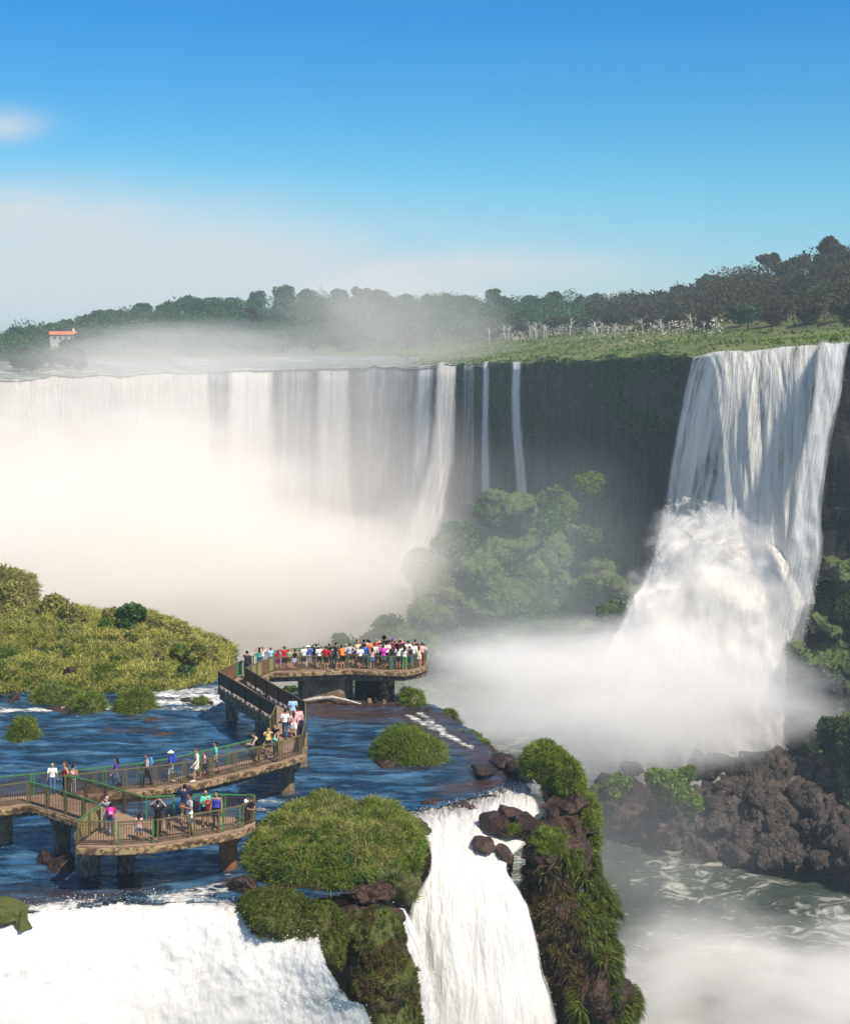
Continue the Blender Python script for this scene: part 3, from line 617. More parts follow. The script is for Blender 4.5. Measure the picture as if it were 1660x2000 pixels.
farF = [(532,1312),(610,1309),(679,1306),(746,1309),(790,1310),(816,1306),(834,1299)]
farR = [(505,1300),(600,1289),(679,1287),(746,1286),(790,1286),(816,1287),(836,1290)]
slab(farF, farR, -.016)
platF = [(150,1651),(225,1652),(300,1648),(372,1638),(430,1628),(470,1619),(500,1606)]
platR = [(196,1618),(240,1612),(284,1602),(345,1597),(400,1595),(450,1595),(498,1597)]
slab(platF, platR, -.004, .22)
slab([(57,1571),(105,1585),(150,1600),(202,1624)], [(128,1549),(180,1566),(230,1583),(286,1601)], -.010, .08)
# girders under the decks
def girder(F_, R_, z0=1.45, z1=1.975, a=.25, b=.75):
    f = [P(*p) for p in F_]; r = [P(*p) for p in R_]
    poly = [tuple(f[i].lerp(r[i], a)[:2]) for i in range(len(f))]+[tuple(f[i].lerp(r[i], b)[:2]) for i in reversed(range(len(f)))]
    mb = MB(); mb.prism(poly, z0, z1); wpart(mb, 'girder', M['concrete_dark'])
girder(mainF, mainR, 1.65)
girder(farF, farR, 1.62, 1.96, .04, .9)
girder([(150,1645),(225,1645),(300,1640),(372,1630),(430,1622),(470,1614)], [(196,1618),(240,1612),(284,1604),(345,1599),(400,1597),(450,1597)], 1.7, 1.97, .2, .9)
girder([(427,1344),(480,1376),(537,1412)], [(479,1335),(530,1368),(590,1400)], 1.65, 1.96, .04, .5)
girder([(70,1576),(150,1600)], [(128,1552),(230,1583)], 1.7, 1.96)
# round piers with flared heads
def pier(px, py, wpx, head=1.0, ang=0, m='concrete_dark', foot=True, square=False):
    b = G(px, py, 0); r = wpx/2*b.y/FP; y = b.y+r
    x = b.x*(y/b.y); mb = MB()
    if square:
        mb.box((x, y, .75), (2*r, 2*r, 2.5), rz=ang)
    else:
        n = 24; mb.tube([(x,y,-.5),(x,y,.0),(x,y,1.3),(x,y,2.0)], [r*1.04, r, r, r], n)
        if head:      # cantilever head
            c, s = math.cos(ang), math.sin(ang); L = head
            prof = [(-L,2.0),(-L,1.78),(-r*.9,1.1),(r*.9,1.1),(L,1.78),(L,2.0)]
            v = [(x+c*u+s*d, y+s*u-c*d, z) for d in (-r*.92, r*.92) for u, z in prof]
            mb.add(v, [(0,1,2,3,4,5),(11,10,9,8,7,6)]+[(i, 6+i, 6+(i+1)%6, (i+1)%6) for i in range(6)])
    o = wpart(mb, 'pier', M[m], smooth=False, bevel=.02)
    if not square:
        for p in o.data.polygons: p.use_smooth = abs(p.normal.z) < .1 and len(p.vertices) == 4 and p.index < 72
    return o
M['pier_rust'] = m_rock('rust_stained_pier', [(.07,.035,.02), (.20,.085,.045), (.36,.15,.075)], .5, .3, .04, wet=.8)
M['pier_tan'] = m_rock('lichen_pier', [(.05,.035,.025), (.17,.12,.08), (.38,.32,.19)], 1.3, .5, .04, wet=.85)
pier(453,1408,24,0); pier(511,1452,26,0)
pier(561,1552,30,.95,.6,'pier_tan'); pier(8,1650,34,1.0,.2,'pier_tan'); pier(123,1668,33,.6,.0,'concrete_dark')
pier(446,1700,36,.9,.1,'pier_rust'); pier(247,1708,35,.8); pier(175,1712,44,.6)
pier(594,1500,14,0,0,'pier_tan')
# far block wall, wall and square pier under the end platform
mb = MB(); mb.prism([(-8.45,98.75),(-5.55,98.75),(-5.1,100.2),(-5.1,101.2),(-8.45,101.2)], -.6, 2.02); wpart(mb, 'support_wall', M['pier_tan'], bevel=.03)
mb = MB(); mb.box((-8.62,99.3,.7), (.30,.7,2.6)); wpart(mb, 'pier', M['concrete_dark'])
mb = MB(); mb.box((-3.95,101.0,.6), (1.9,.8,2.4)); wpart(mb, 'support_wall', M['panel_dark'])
mb = MB(); mb.box((-2.62,99.1,.65), (.86,.80,2.7), rz=.35); wpart(mb, 'pier', M['concrete'], bevel=.03)
mb = MB(); v = [(-5.4,98.35,1.5),(-2.9,98.35,1.45),(-1.9,98.6,1.45),(-.1,98.9,1.95),(-.1,98.9,1.985),(-5.4,98.35,1.985)]
v += [(a, b+2.0, c) for a, b, c in v]; mb.add(v, [(0,1,2,3,4,5),(11,10,9,8,7,6)]+[(i, 6+i, 6+(i+1)%6, (i+1)%6) for i in range(6)]); wpart(mb, 'support_beam', M['concrete'], bevel=.02)
# railings
def rail_panel(a, b, h=1.05, frame='rail_olive', bars='picket', solid=None, lift=.09, postm=None, top=None, posts=True):
    a, b = Vector(a), Vector(b); d = (b-a); L = d.length; u = d/L; g = .07
    a1, b1 = a+u*g, b-u*g; up = Vector((0,0,1))
    mb = MB(); mb.bar(a+up*h, b+up*h, .065, .06)
    o = wpart(mb, 'railing_panel', M[top or frame])
    if solid:
        mb = MB(); mid0, mid1 = a1, b1; mb.bar(mid0+up*(lift+(h-lift)/2), mid1+up*(lift+(h-lift)/2), .03, h-lift-.05); wpart(mb, 'sheet', M[solid], o)
    else:
        n = max(2, int((L-2*g)/.11)); mb = MB()
        for k in range(1, n):
            p = a1.lerp(b1, k/n); mb.bar(p+up*(lift+.05), p+up*(h-.025), .027)
        mb.bar(a1+up*(lift+.03), b1+up*(lift+.03), .05, .045); mb.bar(a1+up*(h*.86), b1+up*(h*.86), .018); wpart(mb, 'bars', M[bars], o)
    if posts:
        for q in (a1, b1):
            mb = MB(); mb.bar(q-up*.02, q+up*h, .075, .075); wpart(mb, 'post', M[postm or frame], o)
    return o
def rail_line(pts, plen=1.5, **k):
    Q = [P(*p) for p in pts]; S = [0]
    for i in range(1, len(Q)): S.append(S[-1]+(Q[i]-Q[i-1]).length)
    n = max(1, round(S[-1]/plen))
    def at(s):
        for i in range(1, len(Q)):
            if s <= S[i]+1e-6: return Q[i-1].lerp(Q[i], (s-S[i-1])/(S[i]-S[i-1]))
        return Q[-1]
    for j in range(n): rail_panel(at(S[-1]*j/n), at(S[-1]*(j+1)/n), **k)
G_ = dict(frame='rail_green', bars='picket', top='rail_green')
rail_line([(-80,1585),(0,1577),(57,1569)], 1.6)
rail_line([(126,1558),(185,1550),(230,1545),(285,1540),(340,1533),(395,1525),(450,1511),(508,1497),(560,1483),(588,1474)], 1.5)
rail_line([(-80,1567),(0,1559),(88,1551),(155,1545),(250,1534),(300,1528),(348,1519),(400,1505),(440,1496),(499,1482)], 1.7, **G_)
rail_line([(57,1569),(105,1583),(155,1599),(196,1616)], 1.35, frame='rail_olive', top='rail_green')
rail_line([(126,1556),(180,1567),(230,1584),(280,1601)], 1.6, frame='picket', top='rail_green')
rail_line([(150,1650),(197,1617)], 1.3, solid='panel_pale', top='rail_green', frame='rail_olive', lift=.1)
for a, b in (((150,1650),(226,1651)), ((229,1651),(303,1646)), ((306,1646),(374,1636)), ((377,1635),(431,1626)), ((434,1625),(472,1617)), ((474,1616),(497,1605))):
    rail_panel(P(*a), P(*b), 1.03, postm='rail_green' if a[0] in (229,434) else None)
rail_line([(284,1601),(343,1597)], 1.3, **G_); rail_line([(378,1596),(440,1595),(497,1597)], 1.5, **G_)
rail_line([(497,1605),(498,1597)], 1.5)
# stair landing sides
rail_line([(590,1474),(597,1442),(597,1408)], 1.6, frame='rail_olive', solid='panel_dark')
rail_line([(528,1440),(540,1412)], 1.6, frame='rail_olive', solid='panel_dark')
# solid ramp sides with gap blocks
for pts in ([(427,1342),(480,1374),(539,1410)], [(479,1334),(536,1370),(597,1404)]):
    rail_line(pts, 2.2, h=1.0, frame='panel_dark', solid='panel_dark', lift=.17, top='picket')
    Q = [P(*p) for p in pts]; n = 13
    for k in range(n):
        t = (k+.5)/n*(len(Q)-1); i = min(int(t), len(Q)-2); p = Q[i].lerp(Q[i+1], t-i); mb = MB()
        d = (Q[i+1]-Q[i]); mb.box((p.x, p.y-.03, ZD+.07), (.28,.10,.13), rz=math.atan2(d.y, d.x)); wpart(mb, 'spacer_block', M['block'])
def coloured(a, b, cols_, h=1.0):
    A_, B_ = P(*a), P(*b)
    for k, c in enumerate(cols_): rail_panel(A_.lerp(B_, k/len(cols_)), A_.lerp(B_, (k+1)/len(cols_)), h, frame='rail_olive', solid=c, lift=.08, postm='rail_olive')
coloured((427,1342), (474,1319), ['panel_red','panel_red','panel_green'])
coloured((479,1334), (535,1311), ['panel_green','panel_pale','panel_pale','panel_red','panel_pale'], .98)
rail_line([(535,1311),(610,1308),(679,1305)], 1.55, h=.92); rail_line([(679,1305),(746,1308),(790,1309),(816,1305),(832,1299)], 1.5, h=.92, postm='rail_green')
rail_line([(476,1318),(505,1301),(600,1290),(679,1288),(746,1287),(816,1288),(834,1292)], 1.8, h=.92, frame='rail_green')
for px, py in ((492,1308),(498,1306)):
    mb = MB(); p = P(px, py); mb.bar(p, p+Vector((0,0,1.05)), .10, .10); wpart(mb, 'post', M['white_post'])
# ================================================================== PEOPLE
def cap(mb, p0, p1, r0, r1, n=10):
    p0, p1 = Vector(p0), Vector(p1); d = (p1-p0); L = d.length or 1e-4; u = d/L
    pts, rs = [], []
    for a in (1, .8, .45): pts.append(p0-u*r0*a); rs.append(max(r0*math.sqrt(max(0, 1-a*a)), .001))
    pts += [p0, p0.lerp(p1, .5), p1]; rs += [r0, (r0+r1)/2, r1]
    for a in (.45, .8, 1): pts.append(p1+u*r1*a); rs.append(max(r1*math.sqrt(max(0, 1-a*a)), .001))
    mb.tube(pts, rs, n)
def ell(mb, c, r, rot=None):
    V, F = ICO[2]; R = np.array(Euler(rot).to_matrix()) if rot else np.eye(3); mb.add(((V*np.array(r))@R.T+np.array(c)).tolist(), F)
POSES = {'stand':  dict(e=(.235,.03,1.13), w=(.25,-.06,.89)), 'camera': dict(e=(.26,-.15,1.33), w=(.085,-.22,1.57)), 'raised': dict(e=(.35,-.04,1.48), w=(.13,-.08,1.70)),
         'hold': dict(e=(.235,-.03,1.14), w=(.09,-.27,1.20)), 'lean': dict(e=(.25,-.34,1.07), w=(.10,-.52,1.05), bend=.20), 'hips': dict(e=(.37,.06,1.18), w=(.20,-.06,1.03)),
         'walk': dict(e=(.235,.0,1.14), w=(.25,-.12,.92), stride=.17), 'reach': dict(e=(.235,.03,1.13), w=(.25,-.06,.89), e2=(.30,-.24,1.33), w2=(.30,-.47,1.30))}
def skel(pose):
    p = POSES[pose]; b = p.get('bend', 0); st = p.get('stride', 0); j = {}
    for s in (-1, 1):
        f = s*st
        j['hip', s] = Vector((.088*s, .05*(b > 0), .93)); j['kn', s] = Vector((.10*s, -.02+f*.6*-1, .50)); j['an', s] = Vector((.105*s, .03-f*1.1, .085+(.05 if f < 0 else 0)))
        j['toe', s] = j['an', s]+Vector((.025*s, -.16, -.045))
        j['sh', s] = Vector((.175*s, -b*.9, 1.41-b*.25))
        e, w_ = (p.get('e2', p['e']), p.get('w2', p['w'])) if s > 0 else (p['e'], p['w'])
        j['el', s] = Vector((e[0]*s, e[1], e[2])); j['wr', s] = Vector((w_[0]*s, w_[1]-(s*st*.5), w_[2]))
    j['pel'] = Vector((0, .05*(b > 0), .97)); j['wa'] = Vector((0, -b*.35, 1.12)); j['ch'] = Vector((0, -b*.7, 1.29-b*.15)); j['nk'] = Vector((0, .01-b*1.0, 1.47-b*.3)); j['hd'] = Vector((0, -.01-b*1.25, 1.61-b*.4))
    return j
def fused(mb, vox, it=3):
    me = evaluated(mesh(mb.v, mb.f), [('REMESH', dict(mode='VOXEL', voxel_size=vox)), ('SMOOTH', dict(factor=.5, iterations=it))]); me.shade_smooth(); return me
CACHE = {}
def body_mesh(pose, fine):
    k = ('body', pose, fine)
    if k in CACHE: return CACHE[k]
    j = skel(pose); mb = MB()
    ell(mb, j['pel'], (.155,.105,.12)); ell(mb, j['wa'], (.128,.092,.14)); ell(mb, j['ch'], (.158,.105,.17)); cap(mb, j['ch']+Vector((-.10,0,.09)), j['ch']+Vector((.10,0,.09)), .075, .075)
    cap(mb, j['ch']+Vector((0,0,.1)), j['hd']-Vector((0,0,.05)), .062, .052)
    h = j['hd']; ell(mb, h+Vector((0,.012,.02)), (.074,.092,.10)); ell(mb, h+Vector((0,-.02,-.045)), (.055,.065,.065)); cap(mb, h+Vector((0,-.088,.005)), h+Vector((0,-.105,-.022)), .011, .016)
    ell(mb, h+Vector((0,-.078,-.058)), (.028,.014,.011)); ell(mb, h+Vector((0,-.066,.032)), (.055,.022,.012))
    for s in (-1, 1):
        ell(mb, h+Vector((.076*s,.005,-.005)), (.012,.02,.03))
        cap(mb, j['hip', s], j['kn', s], .088, .056); cap(mb, j['kn', s], j['an', s], .055, .036); cap(mb, j['kn', s]+Vector((0,.025,-.1)), j['kn', s]+Vector((0,.02,-.16)), .042, .036)
        cap(mb, j['an', s]-Vector((0,-.03,.035)), j['toe', s], .038, .030)
        cap(mb, j['sh', s], j['el', s], .052, .038); cap(mb, j['el', s], j['wr', s], .037, .025)
        d = (j['wr', s]-j['el', s]).normalized(); side = Vector((0,1,0)) if abs(d.z) > .7 else Vector((0,0,1)); side = (side-d*side.dot(d)).normalized(); nn = d.cross(side)
        pc = j['wr', s]+d*.055; 
        for q in (-.02, 0, .02): cap(mb, j['wr', s]+side*q*.6, pc+side*q+d*.02, .017, .016, 8)
        curl = nn*(s if abs(d.z) > .7 else 1)
        for q, L in ((-.033,.062),(-.011,.074),(.011,.078),(.033,.068)):      # four fingers, unequal and bent
            a = pc+d*.03+side*q; b_ = a+d*L*.5+curl*.008; c = b_+d*L*.42+curl*.024; cap(mb, a, b_, .0095, .009, 7); cap(mb, b_, c, .009, .008, 7)
        a = pc-d*.015+side*.032; b_ = a+side*.028+d*.025+curl*.01; cap(mb, a, b_, .012, .0105, 7); cap(mb, b_, b_+d*.028+curl*.012, .010, .009, 7)
    CACHE[k] = fused(mb, .0085 if fine else .013, 2); return CACHE[k]
def shirt_mesh(pose, kind):
    k = ('shirt', pose, kind)
    if k in CACHE: return CACHE[k]
    j = skel(pose); mb = MB(); o = .016 if kind != 'coat' else .028
    ell(mb, j['pel']+Vector((0,0,.04)), (.155+o,.105+o,.10)); ell(mb, j['wa'], (.135+o,.095+o,.15)); ell(mb, j['ch']-Vector((0,0,.012)), (.160+o,.106+o,.165))
    if kind != 'tank': cap(mb, j['ch']+Vector((-.10,0,.085)), j['ch']+Vector((.10,0,.085)), .078+o*.4, .078+o*.4)
    else: cap(mb, j['ch']+Vector((-.07,0,.07)), j['ch']+Vector((.07,0,.07)), .075, .075)
    for s in (-1, 1):
        if kind == 'tee': cap(mb, j['sh', s], j['sh', s].lerp(j['el', s], .62), .064, .066)
        if kind in ('long', 'coat'): cap(mb, j['sh', s], j['el', s], .062+o*.3, .052+o*.3); cap(mb, j['el', s], j['el', s].lerp(j['wr', s], .86), .050+o*.3, .040+o*.3)
    CACHE[k] = fused(mb, .015, 3); return CACHE[k]
def bottom_mesh(pose, kind):
    k = ('bottom', pose, kind)
    if k in CACHE: return CACHE[k]
    j = skel(pose); mb = MB(); ell(mb, j['pel']-Vector((0,0,.02)), (.168,.12,.115))
    for s in (-1, 1):
        H, K, A_ = j['hip', s], j['kn', s], j['an', s]
        if kind == 'pants': cap(mb, H, K, .100, .070); cap(mb, K, A_.lerp(K, .06), .069, .052)
        elif kind == 'shorts': cap(mb, H, K.lerp(H, .14), .104, .084)
        else: cap(mb, H, K.lerp(H, .42), .105, .108)
    if kind == 'skirt': mb.tube([j['pel']+Vector((0,0,.06)), j['pel']-Vector((0,0,.15)), j['pel']-Vector((0,0,.40))], [.14,.19,.24], 16)
    CACHE[k] = fused(mb, .015, 3); return CACHE[k]
def hair_mesh(pose, kind):
    k = ('hair', pose, kind)
    if k in CACHE: return CACHE[k]
    h = skel(pose)['hd']; mb = MB(); ell(mb, h+Vector((0,.03,.042)), (.086,.094,.098))
    if kind == 'long': cap(mb, h+Vector((0,.065,.0)), h+Vector((0,.10,-.24)), .078, .062); cap(mb, h+Vector((-.05,.03,.0)), h+Vector((-.06,.05,-.15)), .04, .03); cap(mb, h+Vector((.05,.03,.0)), h+Vector((.06,.05,-.15)), .04, .03)
    if kind == 'bun': ell(mb, h+Vector((0,.12,.06)), (.045,.045,.045))
    if kind == 'tail': cap(mb, h+Vector((0,.11,.03)), h+Vector((0,.14,-.16)), .038, .024)
    if kind == 'big': ell(mb, h+Vector((0,.03,.06)), (.15,.15,.15))
    CACHE[k] = fused(mb, .014, 1)
    return CACHE[k]
def hat_mesh(pose, kind):
    k = ('hat', pose, kind)
    if k in CACHE: return CACHE[k]
    h = skel(pose)['hd']; mb = MB(); ell(mb, h+Vector((0,.015,.065)), (.098,.108,.092))
    if kind == 'sunhat': mb.tube([h+Vector((0,.01,.035)), h+Vector((0,.01,.055)), h+Vector((0,.01,.075))], [.175,.17,.11], 20)
    else: mb.box(h+Vector((0,-.12,.055)), (.13,.10,.02))
    CACHE[k] = fused(mb, .012, 1); return CACHE[k]
SKIN = [(.50,.29,.19), (.42,.22,.135), (.32,.16,.095), (.56,.35,.25), (.20,.10,.06)]
HAIRC = {'black': (.012,.009,.008), 'brown': (.055,.028,.015), 'auburn': (.10,.035,.018), 'blonde': (.42,.30,.14), 'grey': (.35,.34,.33)}
C = dict(black=(.012,.012,.015), charcoal=(.035,.035,.042), white=(.80,.78,.75), grey=(.42,.42,.44), navy=(.018,.025,.08), blue=(.03,.09,.42), teal=(.06,.42,.33), mint=(.13,.55,.42), red=(.52,.02,.025), crimson=(.45,.03,.07),
    pink=(.75,.08,.33), magenta=(.70,.03,.45), rose=(.72,.42,.40), purple=(.13,.035,.40), orange=(.75,.20,.05), yellow=(.75,.60,.22), cream=(.72,.64,.50), green=(.10,.28,.10), lightgreen=(.40,.60,.42), denim=(.05,.10,.20), jeans=(.09,.17,.30), khaki=(.40,.32,.21),
    brown=(.13,.08,.05), lilac=(.50,.45,.62), olive=(.10,.11,.07), skyblue=(.35,.55,.75), plaid=(.28,.16,.20), royal=(.045,.07,.50))
NAMES = dict(skyblue='sky blue', lightgreen='pale green', jeans='blue', denim='dark blue', royal='royal blue', plaid='checked purple brown')
for n_ in ('stand',): pass
def nm(c): return NAMES.get(c, c)
EYE = None
LABELS = {}
def person(px, hy, fy, face, pose, shirt, bottom, hair, skin=0, hat=None, label=None, group=None, near=False, shoes=None, h=None, z=ZD):
    """px, head-top and foot rows of the photograph give place and height; face: degrees, 0 looks to the viewer, 90 to the right"""
    p = G(px, fy, z); tall = (fy-hy)/(FP/p.y)/1.0; s = (h or min(max(tall, .8), 1.86))/1.72
    if pose == 'raised': s = min(s, 1.0)
    o = tag(empty('person', p, math.radians(face)), label, 'person', group); o.scale = (s*1.08, s*1.08, s); LABELS.setdefault(label, []).append(px)
    def part(name, me, col, m=None):
        c = bpy.data.objects.new(name, me); COL.objects.link(c); c.parent = o
        if not me.materials: me.materials.append(cloth((.5,.5,.5)))
        c.material_slots[0].link = 'OBJECT'; c.material_slots[0].material = m or cloth(col); return c
    part('body', body_mesh(pose, near), SKIN[skin])
    part('shirt', shirt_mesh(pose, shirt[0]), C[shirt[1]])
    part({'pants': 'trousers', 'shorts': 'shorts', 'mini': 'shorts', 'skirt': 'skirt'}[bottom[0]], bottom_mesh(pose, bottom[0]), C[bottom[1]])
    if hair: part('hair', hair_mesh(pose, hair[0]), HAIRC[hair[1]])
    if hat: part('hat', hat_mesh(pose, hat[0]), C[hat[1]])
    if near:
        j = skel(pose)
        for sg in (-1, 1):
            k = ('eye', pose, sg)
            if k not in CACHE:
                mb = MB(); ell(mb, j['hd']+Vector((.03*sg,-.083,.012)), (.013,.007,.008)); CACHE[k] = mesh(mb.v, mb.f, True)
            part('eye', CACHE[k], (.02,.015,.012))
            k = ('shoe', pose, sg)
            if k not in CACHE:
                mb = MB(); cap(mb, j['an', sg]-Vector((0,-.035,.035)), j['toe', sg]+Vector((0,-.01,0)), .047, .040); CACHE[k] = fused(mb, .012, 1)
            part('shoe', CACHE[k], C[shoes or 'charcoal'])
    return o
def zone(px):
    for lim, t_ in ((500,'at corner post'),(560,'near left end'),(615,'left of centre'),(665,'centre left'),(700,'left of crowd'),(740,'mid crowd'),(780,'right of crowd'),(812,'near right end'),(900,'at right tip')):
        if px < lim: return t_
def describe(shirt, bottom, hair, pose, hat, fy, px):
    k = {'tank': 'vest', 'tee': 'T-shirt', 'long': 'long sleeves', 'coat': 'jacket'}[shirt[0]]
    b = {'pants': 'trousers', 'shorts': 'shorts', 'mini': 'shorts', 'skirt': 'skirt'}[bottom[0]]
    hd = (nm(hat[1])+' '+{'sunhat': 'sunhat', 'cap': 'cap'}[hat[0]]) if hat else ('bald' if not hair else hair[1]+' hair')
    return f'{nm(shirt[1])} {k}, {nm(bottom[1])} {b}, {hd}, {zone(px)} of far platform'
far = []   # zoomed coordinates of the crowd: (x, head y, row, face, pose, shirt, bottom, hair, skin, hat)
def fp(x, hy, fy, face, pose, shirt, bottom, hair, skin=0, hat=None):
    L = describe(shirt, bottom, hair, pose, hat, fy, x)
    if not hat and not hair: pass
    person(x, hy, fy, face, pose, shirt, bottom, hair, skin, hat, L, 'visitors on the far platform')
T = 'tee'; K_ = 'tank'; LG = 'long'
for a in (
 (483,1270,1326,165,'reach',('coat','charcoal'),('pants','navy'),('short','black'),0), (507,1265,1307,190,'raised',(K_,'teal'),('pants','denim'),('long','black'),1), (513,1264,1303,170,'raised',(T,'white'),('pants','grey'),('short','auburn'),0),
 (529,1265,1304,200,'hold',(T,'skyblue'),('pants','denim'),('short','black'),2), (543,1270,1309,185,'hold',(T,'crimson'),('mini','magenta'),('long','brown'),0), (556,1263,1309,180,'raised',(T,'red'),('shorts','charcoal'),('short','black'),1),
 (565,1268,1303,150,'stand',(T,'lightgreen'),('shorts','olive'),('short','brown'),0), (576,1267,1309,200,'stand',(K_,'black'),('mini','lilac'),('tail','black'),1), (594,1261,1305,215,'hold',(T,'white'),('shorts','charcoal'),('short','blonde'),3),
 (602,1261,1303,180,'hold',(T,'blue'),('pants','grey'),None,0,('sunhat','white')), (613,1267,1300,170,'stand',(T,'purple'),('pants','charcoal'),('short','black'),2), (618,1258,1302,180,'raised',(LG,'navy'),('pants','charcoal'),('short','black'),2),
 (624,1261,1307,190,'stand',(T,'white'),('shorts','black'),('short','grey'),1), (637,1262,1308,160,'hips',(T,'red'),('shorts','charcoal'),('short','black'),1), (643,1257,1303,180,'stand',(T,'black'),('pants','denim'),('short','black'),2),
 (653,1262,1304,175,'hold',(T,'cream'),('pants','green'),('short','brown'),0), (657,1255,1307,110,'reach',(T,'charcoal'),('shorts','olive'),('short','black'),1), (669,1260,1306,200,'lean',(T,'orange'),('shorts','black'),('short','black'),1),
 (676,1258,1302,190,'stand',(LG,'grey'),('pants','navy'),('short','grey'),3), (683,1256,1303,210,'hips',(LG,'grey'),('shorts','black'),('bun','brown'),0), (699,1250,1300,30,'hold',(K_,'cream'),('pants','khaki'),('long','black'),3),
 (704,1262,1306,200,'stand',(T,'white'),('shorts','charcoal'),('short','black'),1), (711,1250,1297,150,'hold',(T,'navy'),('pants','black'),('short','black'),2,('cap','black')), (718,1249,1295,200,'stand',(T,'white'),('shorts','navy'),('short','black'),1),
 (722,1251,1298,170,'stand',(T,'orange'),('shorts','charcoal'),('short','black'),1), (713,1257,1305,190,'hold',(T,'blue'),('pants','jeans'),('short','black'),2), (727,1264,1307,185,'hold',(K_,'rose'),('mini','jeans'),('long','black'),1),
 (735,1248,1295,200,'stand',(T,'red'),('shorts','khaki'),None,0), (732,1256,1303,160,'stand',(LG,'white'),('pants','charcoal'),('short','brown'),1), (741,1252,1301,180,'hold',(T,'plaid'),('shorts','black'),None,1,('sunhat','khaki')),
 (750,1243,1294,190,'stand',(T,'black'),('pants','black'),('big','black'),4), (749,1260,1306,180,'raised',(T,'magenta'),('mini','jeans'),('short','black'),1), (756,1252,1303,200,'stand',(T,'white'),('shorts','black'),('short','black'),2),
 (760,1250,1296,170,'camera',(T,'black'),('pants','navy'),('short','black'),1), (766,1248,1295,190,'hold',(LG,'black'),('pants','charcoal'),None,2,('cap','purple')), (771,1252,1298,190,'camera',(T,'crimson'),('shorts','black'),('short','black'),0),
 (767,1261,1306,180,'stand',(T,'charcoal'),('pants','jeans'),('long','auburn'),1), (777,1249,1297,200,'raised',(T,'magenta'),('shorts','navy'),('short','black'),3), (782,1247,1299,185,'raised',(T,'black'),('pants','denim'),('short','black'),3),
 (778,1261,1307,170,'hold',(T,'white'),('mini','navy'),('long','black'),1), (784,1257,1304,185,'hips',(K_,'white'),('shorts','black'),('tail','black'),2), (791,1252,1297,180,'stand',(T,'red'),('pants','navy'),('short','brown'),0), (797,1251,1299,190,'hold',(T,'white'),('shorts','navy'),('short','black'),1),
 (790,1262,1308,165,'hold',(K_,'white'),('pants','green'),('long','black'),0), (800,1262,1306,150,'stand',(T,'charcoal'),('shorts','blue'),('short','black'),2), (807,1254,1304,170,'stand',(LG,'white'),('shorts','jeans'),None,2), (811,1249,1295,180,'stand',(T,'black'),('pants','grey'),('short','black'),2),
 (815,1256,1300,200,'raised',(T,'rose'),('shorts','charcoal'),('short','auburn'),3), (818,1261,1303,180,'hold',(K_,'cream'),('mini','cream'),('long','brown'),0), (824,1255,1300,190,'stand',(T,'rose'),('pants','crimson'),('bun','black'),3), (828,1258,1299,180,'stand',(T,'lilac'),('shorts','navy'),('short','black'),1),
 (588,1268,1300,180,'stand',(K_,'green'),('shorts','grey'),('long','brown'),0), (664,1264,1301,160,'stand',(T,'grey'),('mini','denim'),('tail','brown'),0), (691,1262,1300,185,'camera',(T,'purple'),('mini','black'),('long','brown'),1), (745,1254,1298,210,'stand',(T,'yellow'),('pants','black'),('short','black'),1)):
    fp(*a)
def pp(x, hy, fy, face, pose, shirt, bottom, hair, skin, label, hat=None, **k): return person(x, hy, fy, face, pose, shirt, bottom, hair, skin, hat, label, None, True, **k)
# landing by the dark ramp
pp(572,1361,1418,185,'walk',(T,'skyblue'),('shorts','grey'),('short','black'),2,'person in light grey blue shirt walking up the dark sided ramp')
pp(583,1381,1439,200,'walk',('coat','rose'),('pants','navy'),('short','black'),1,'person in pale pink top and navy trousers next to ramp side')
pp(574,1389,1443,190,'walk',(LG,'rose'),('mini','white'),('long','auburn'),0,'person with long auburn hair and white shorts seen from behind')
bagp = pp(557,1386,1441,180,'walk',(T,'white'),('pants','denim'),('short','black'),1,'person in plain white T-shirt and dark jeans heading up to ramp')
pp(539,1414,1474,330,'reach',(T,'black'),('pants','black'),('short','black'),1,'person in black T-shirt and black trousers at foot of ramp')
pp(524,1421,1476,20,'camera',(T,'yellow'),('shorts','charcoal'),('short','brown'),0,'person in yellow shirt holding camera up beside the ramp foot')
pp(536,1432,1487,95,'camera',(T,'mint'),('shorts','black'),('tail','black'),0,'person in mint top taking a picture below the ramp')
pp(506,1429,1489,280,'lean',(K_,'black'),('pants','black'),('short','brown'),3,'person in black tank top leaning on the walkway rail')
# along the middle walkway
pp(228,1481,1538,280,'walk',(T,'purple'),('pants','jeans'),('long','black'),1,'person in purple T-shirt and jeans strolling on the middle walkway')
b1 = pp(288,1473,1536,275,'walk',(K_,'lilac'),('pants','charcoal'),('bun','brown'),0,'person in pale lilac sleeveless top carrying the blue backpack')
b2 = pp(334,1467,1530,280,'walk',(T,'royal'),('shorts','white'),None,2,'person in royal blue polo and white shorts wearing white sun hat',hat=('sunhat','white'),shoes='white')
pp(385,1462,1525,285,'walk',('coat','cream'),('mini','cream'),('short','auburn'),0,'person in cream cardigan with bare legs and auburn hair',shoes='white')
pp(400,1469,1517,285,'walk',(T,'rose'),('pants','brown'),('tail','auburn'),3,'child in pale pink top behind the cream cardigan walker',shoes='crimson')
pp(421,1449,1513,290,'walk',(T,'mint'),('shorts','grey'),('short','black'),1,'tall person in mint green T-shirt on middle walkway')
pp(103,1491,1551,185,'stand',(T,'white'),('pants','jeans'),('short','blonde'),0,'person with brown blonde hair, white top and jeans leaning at rear rail')
pp(128,1488,1550,300,'hips',(K_,'crimson'),('pants','black'),('long','auburn'),0,'person in crimson sleeveless top with long auburn hair by rear rail')
pp(143,1494,1554,160,'hold',(K_,'rose'),('pants','grey'),('bun','black'),1,'person in pale patterned top, hair tied up, beside crimson top')
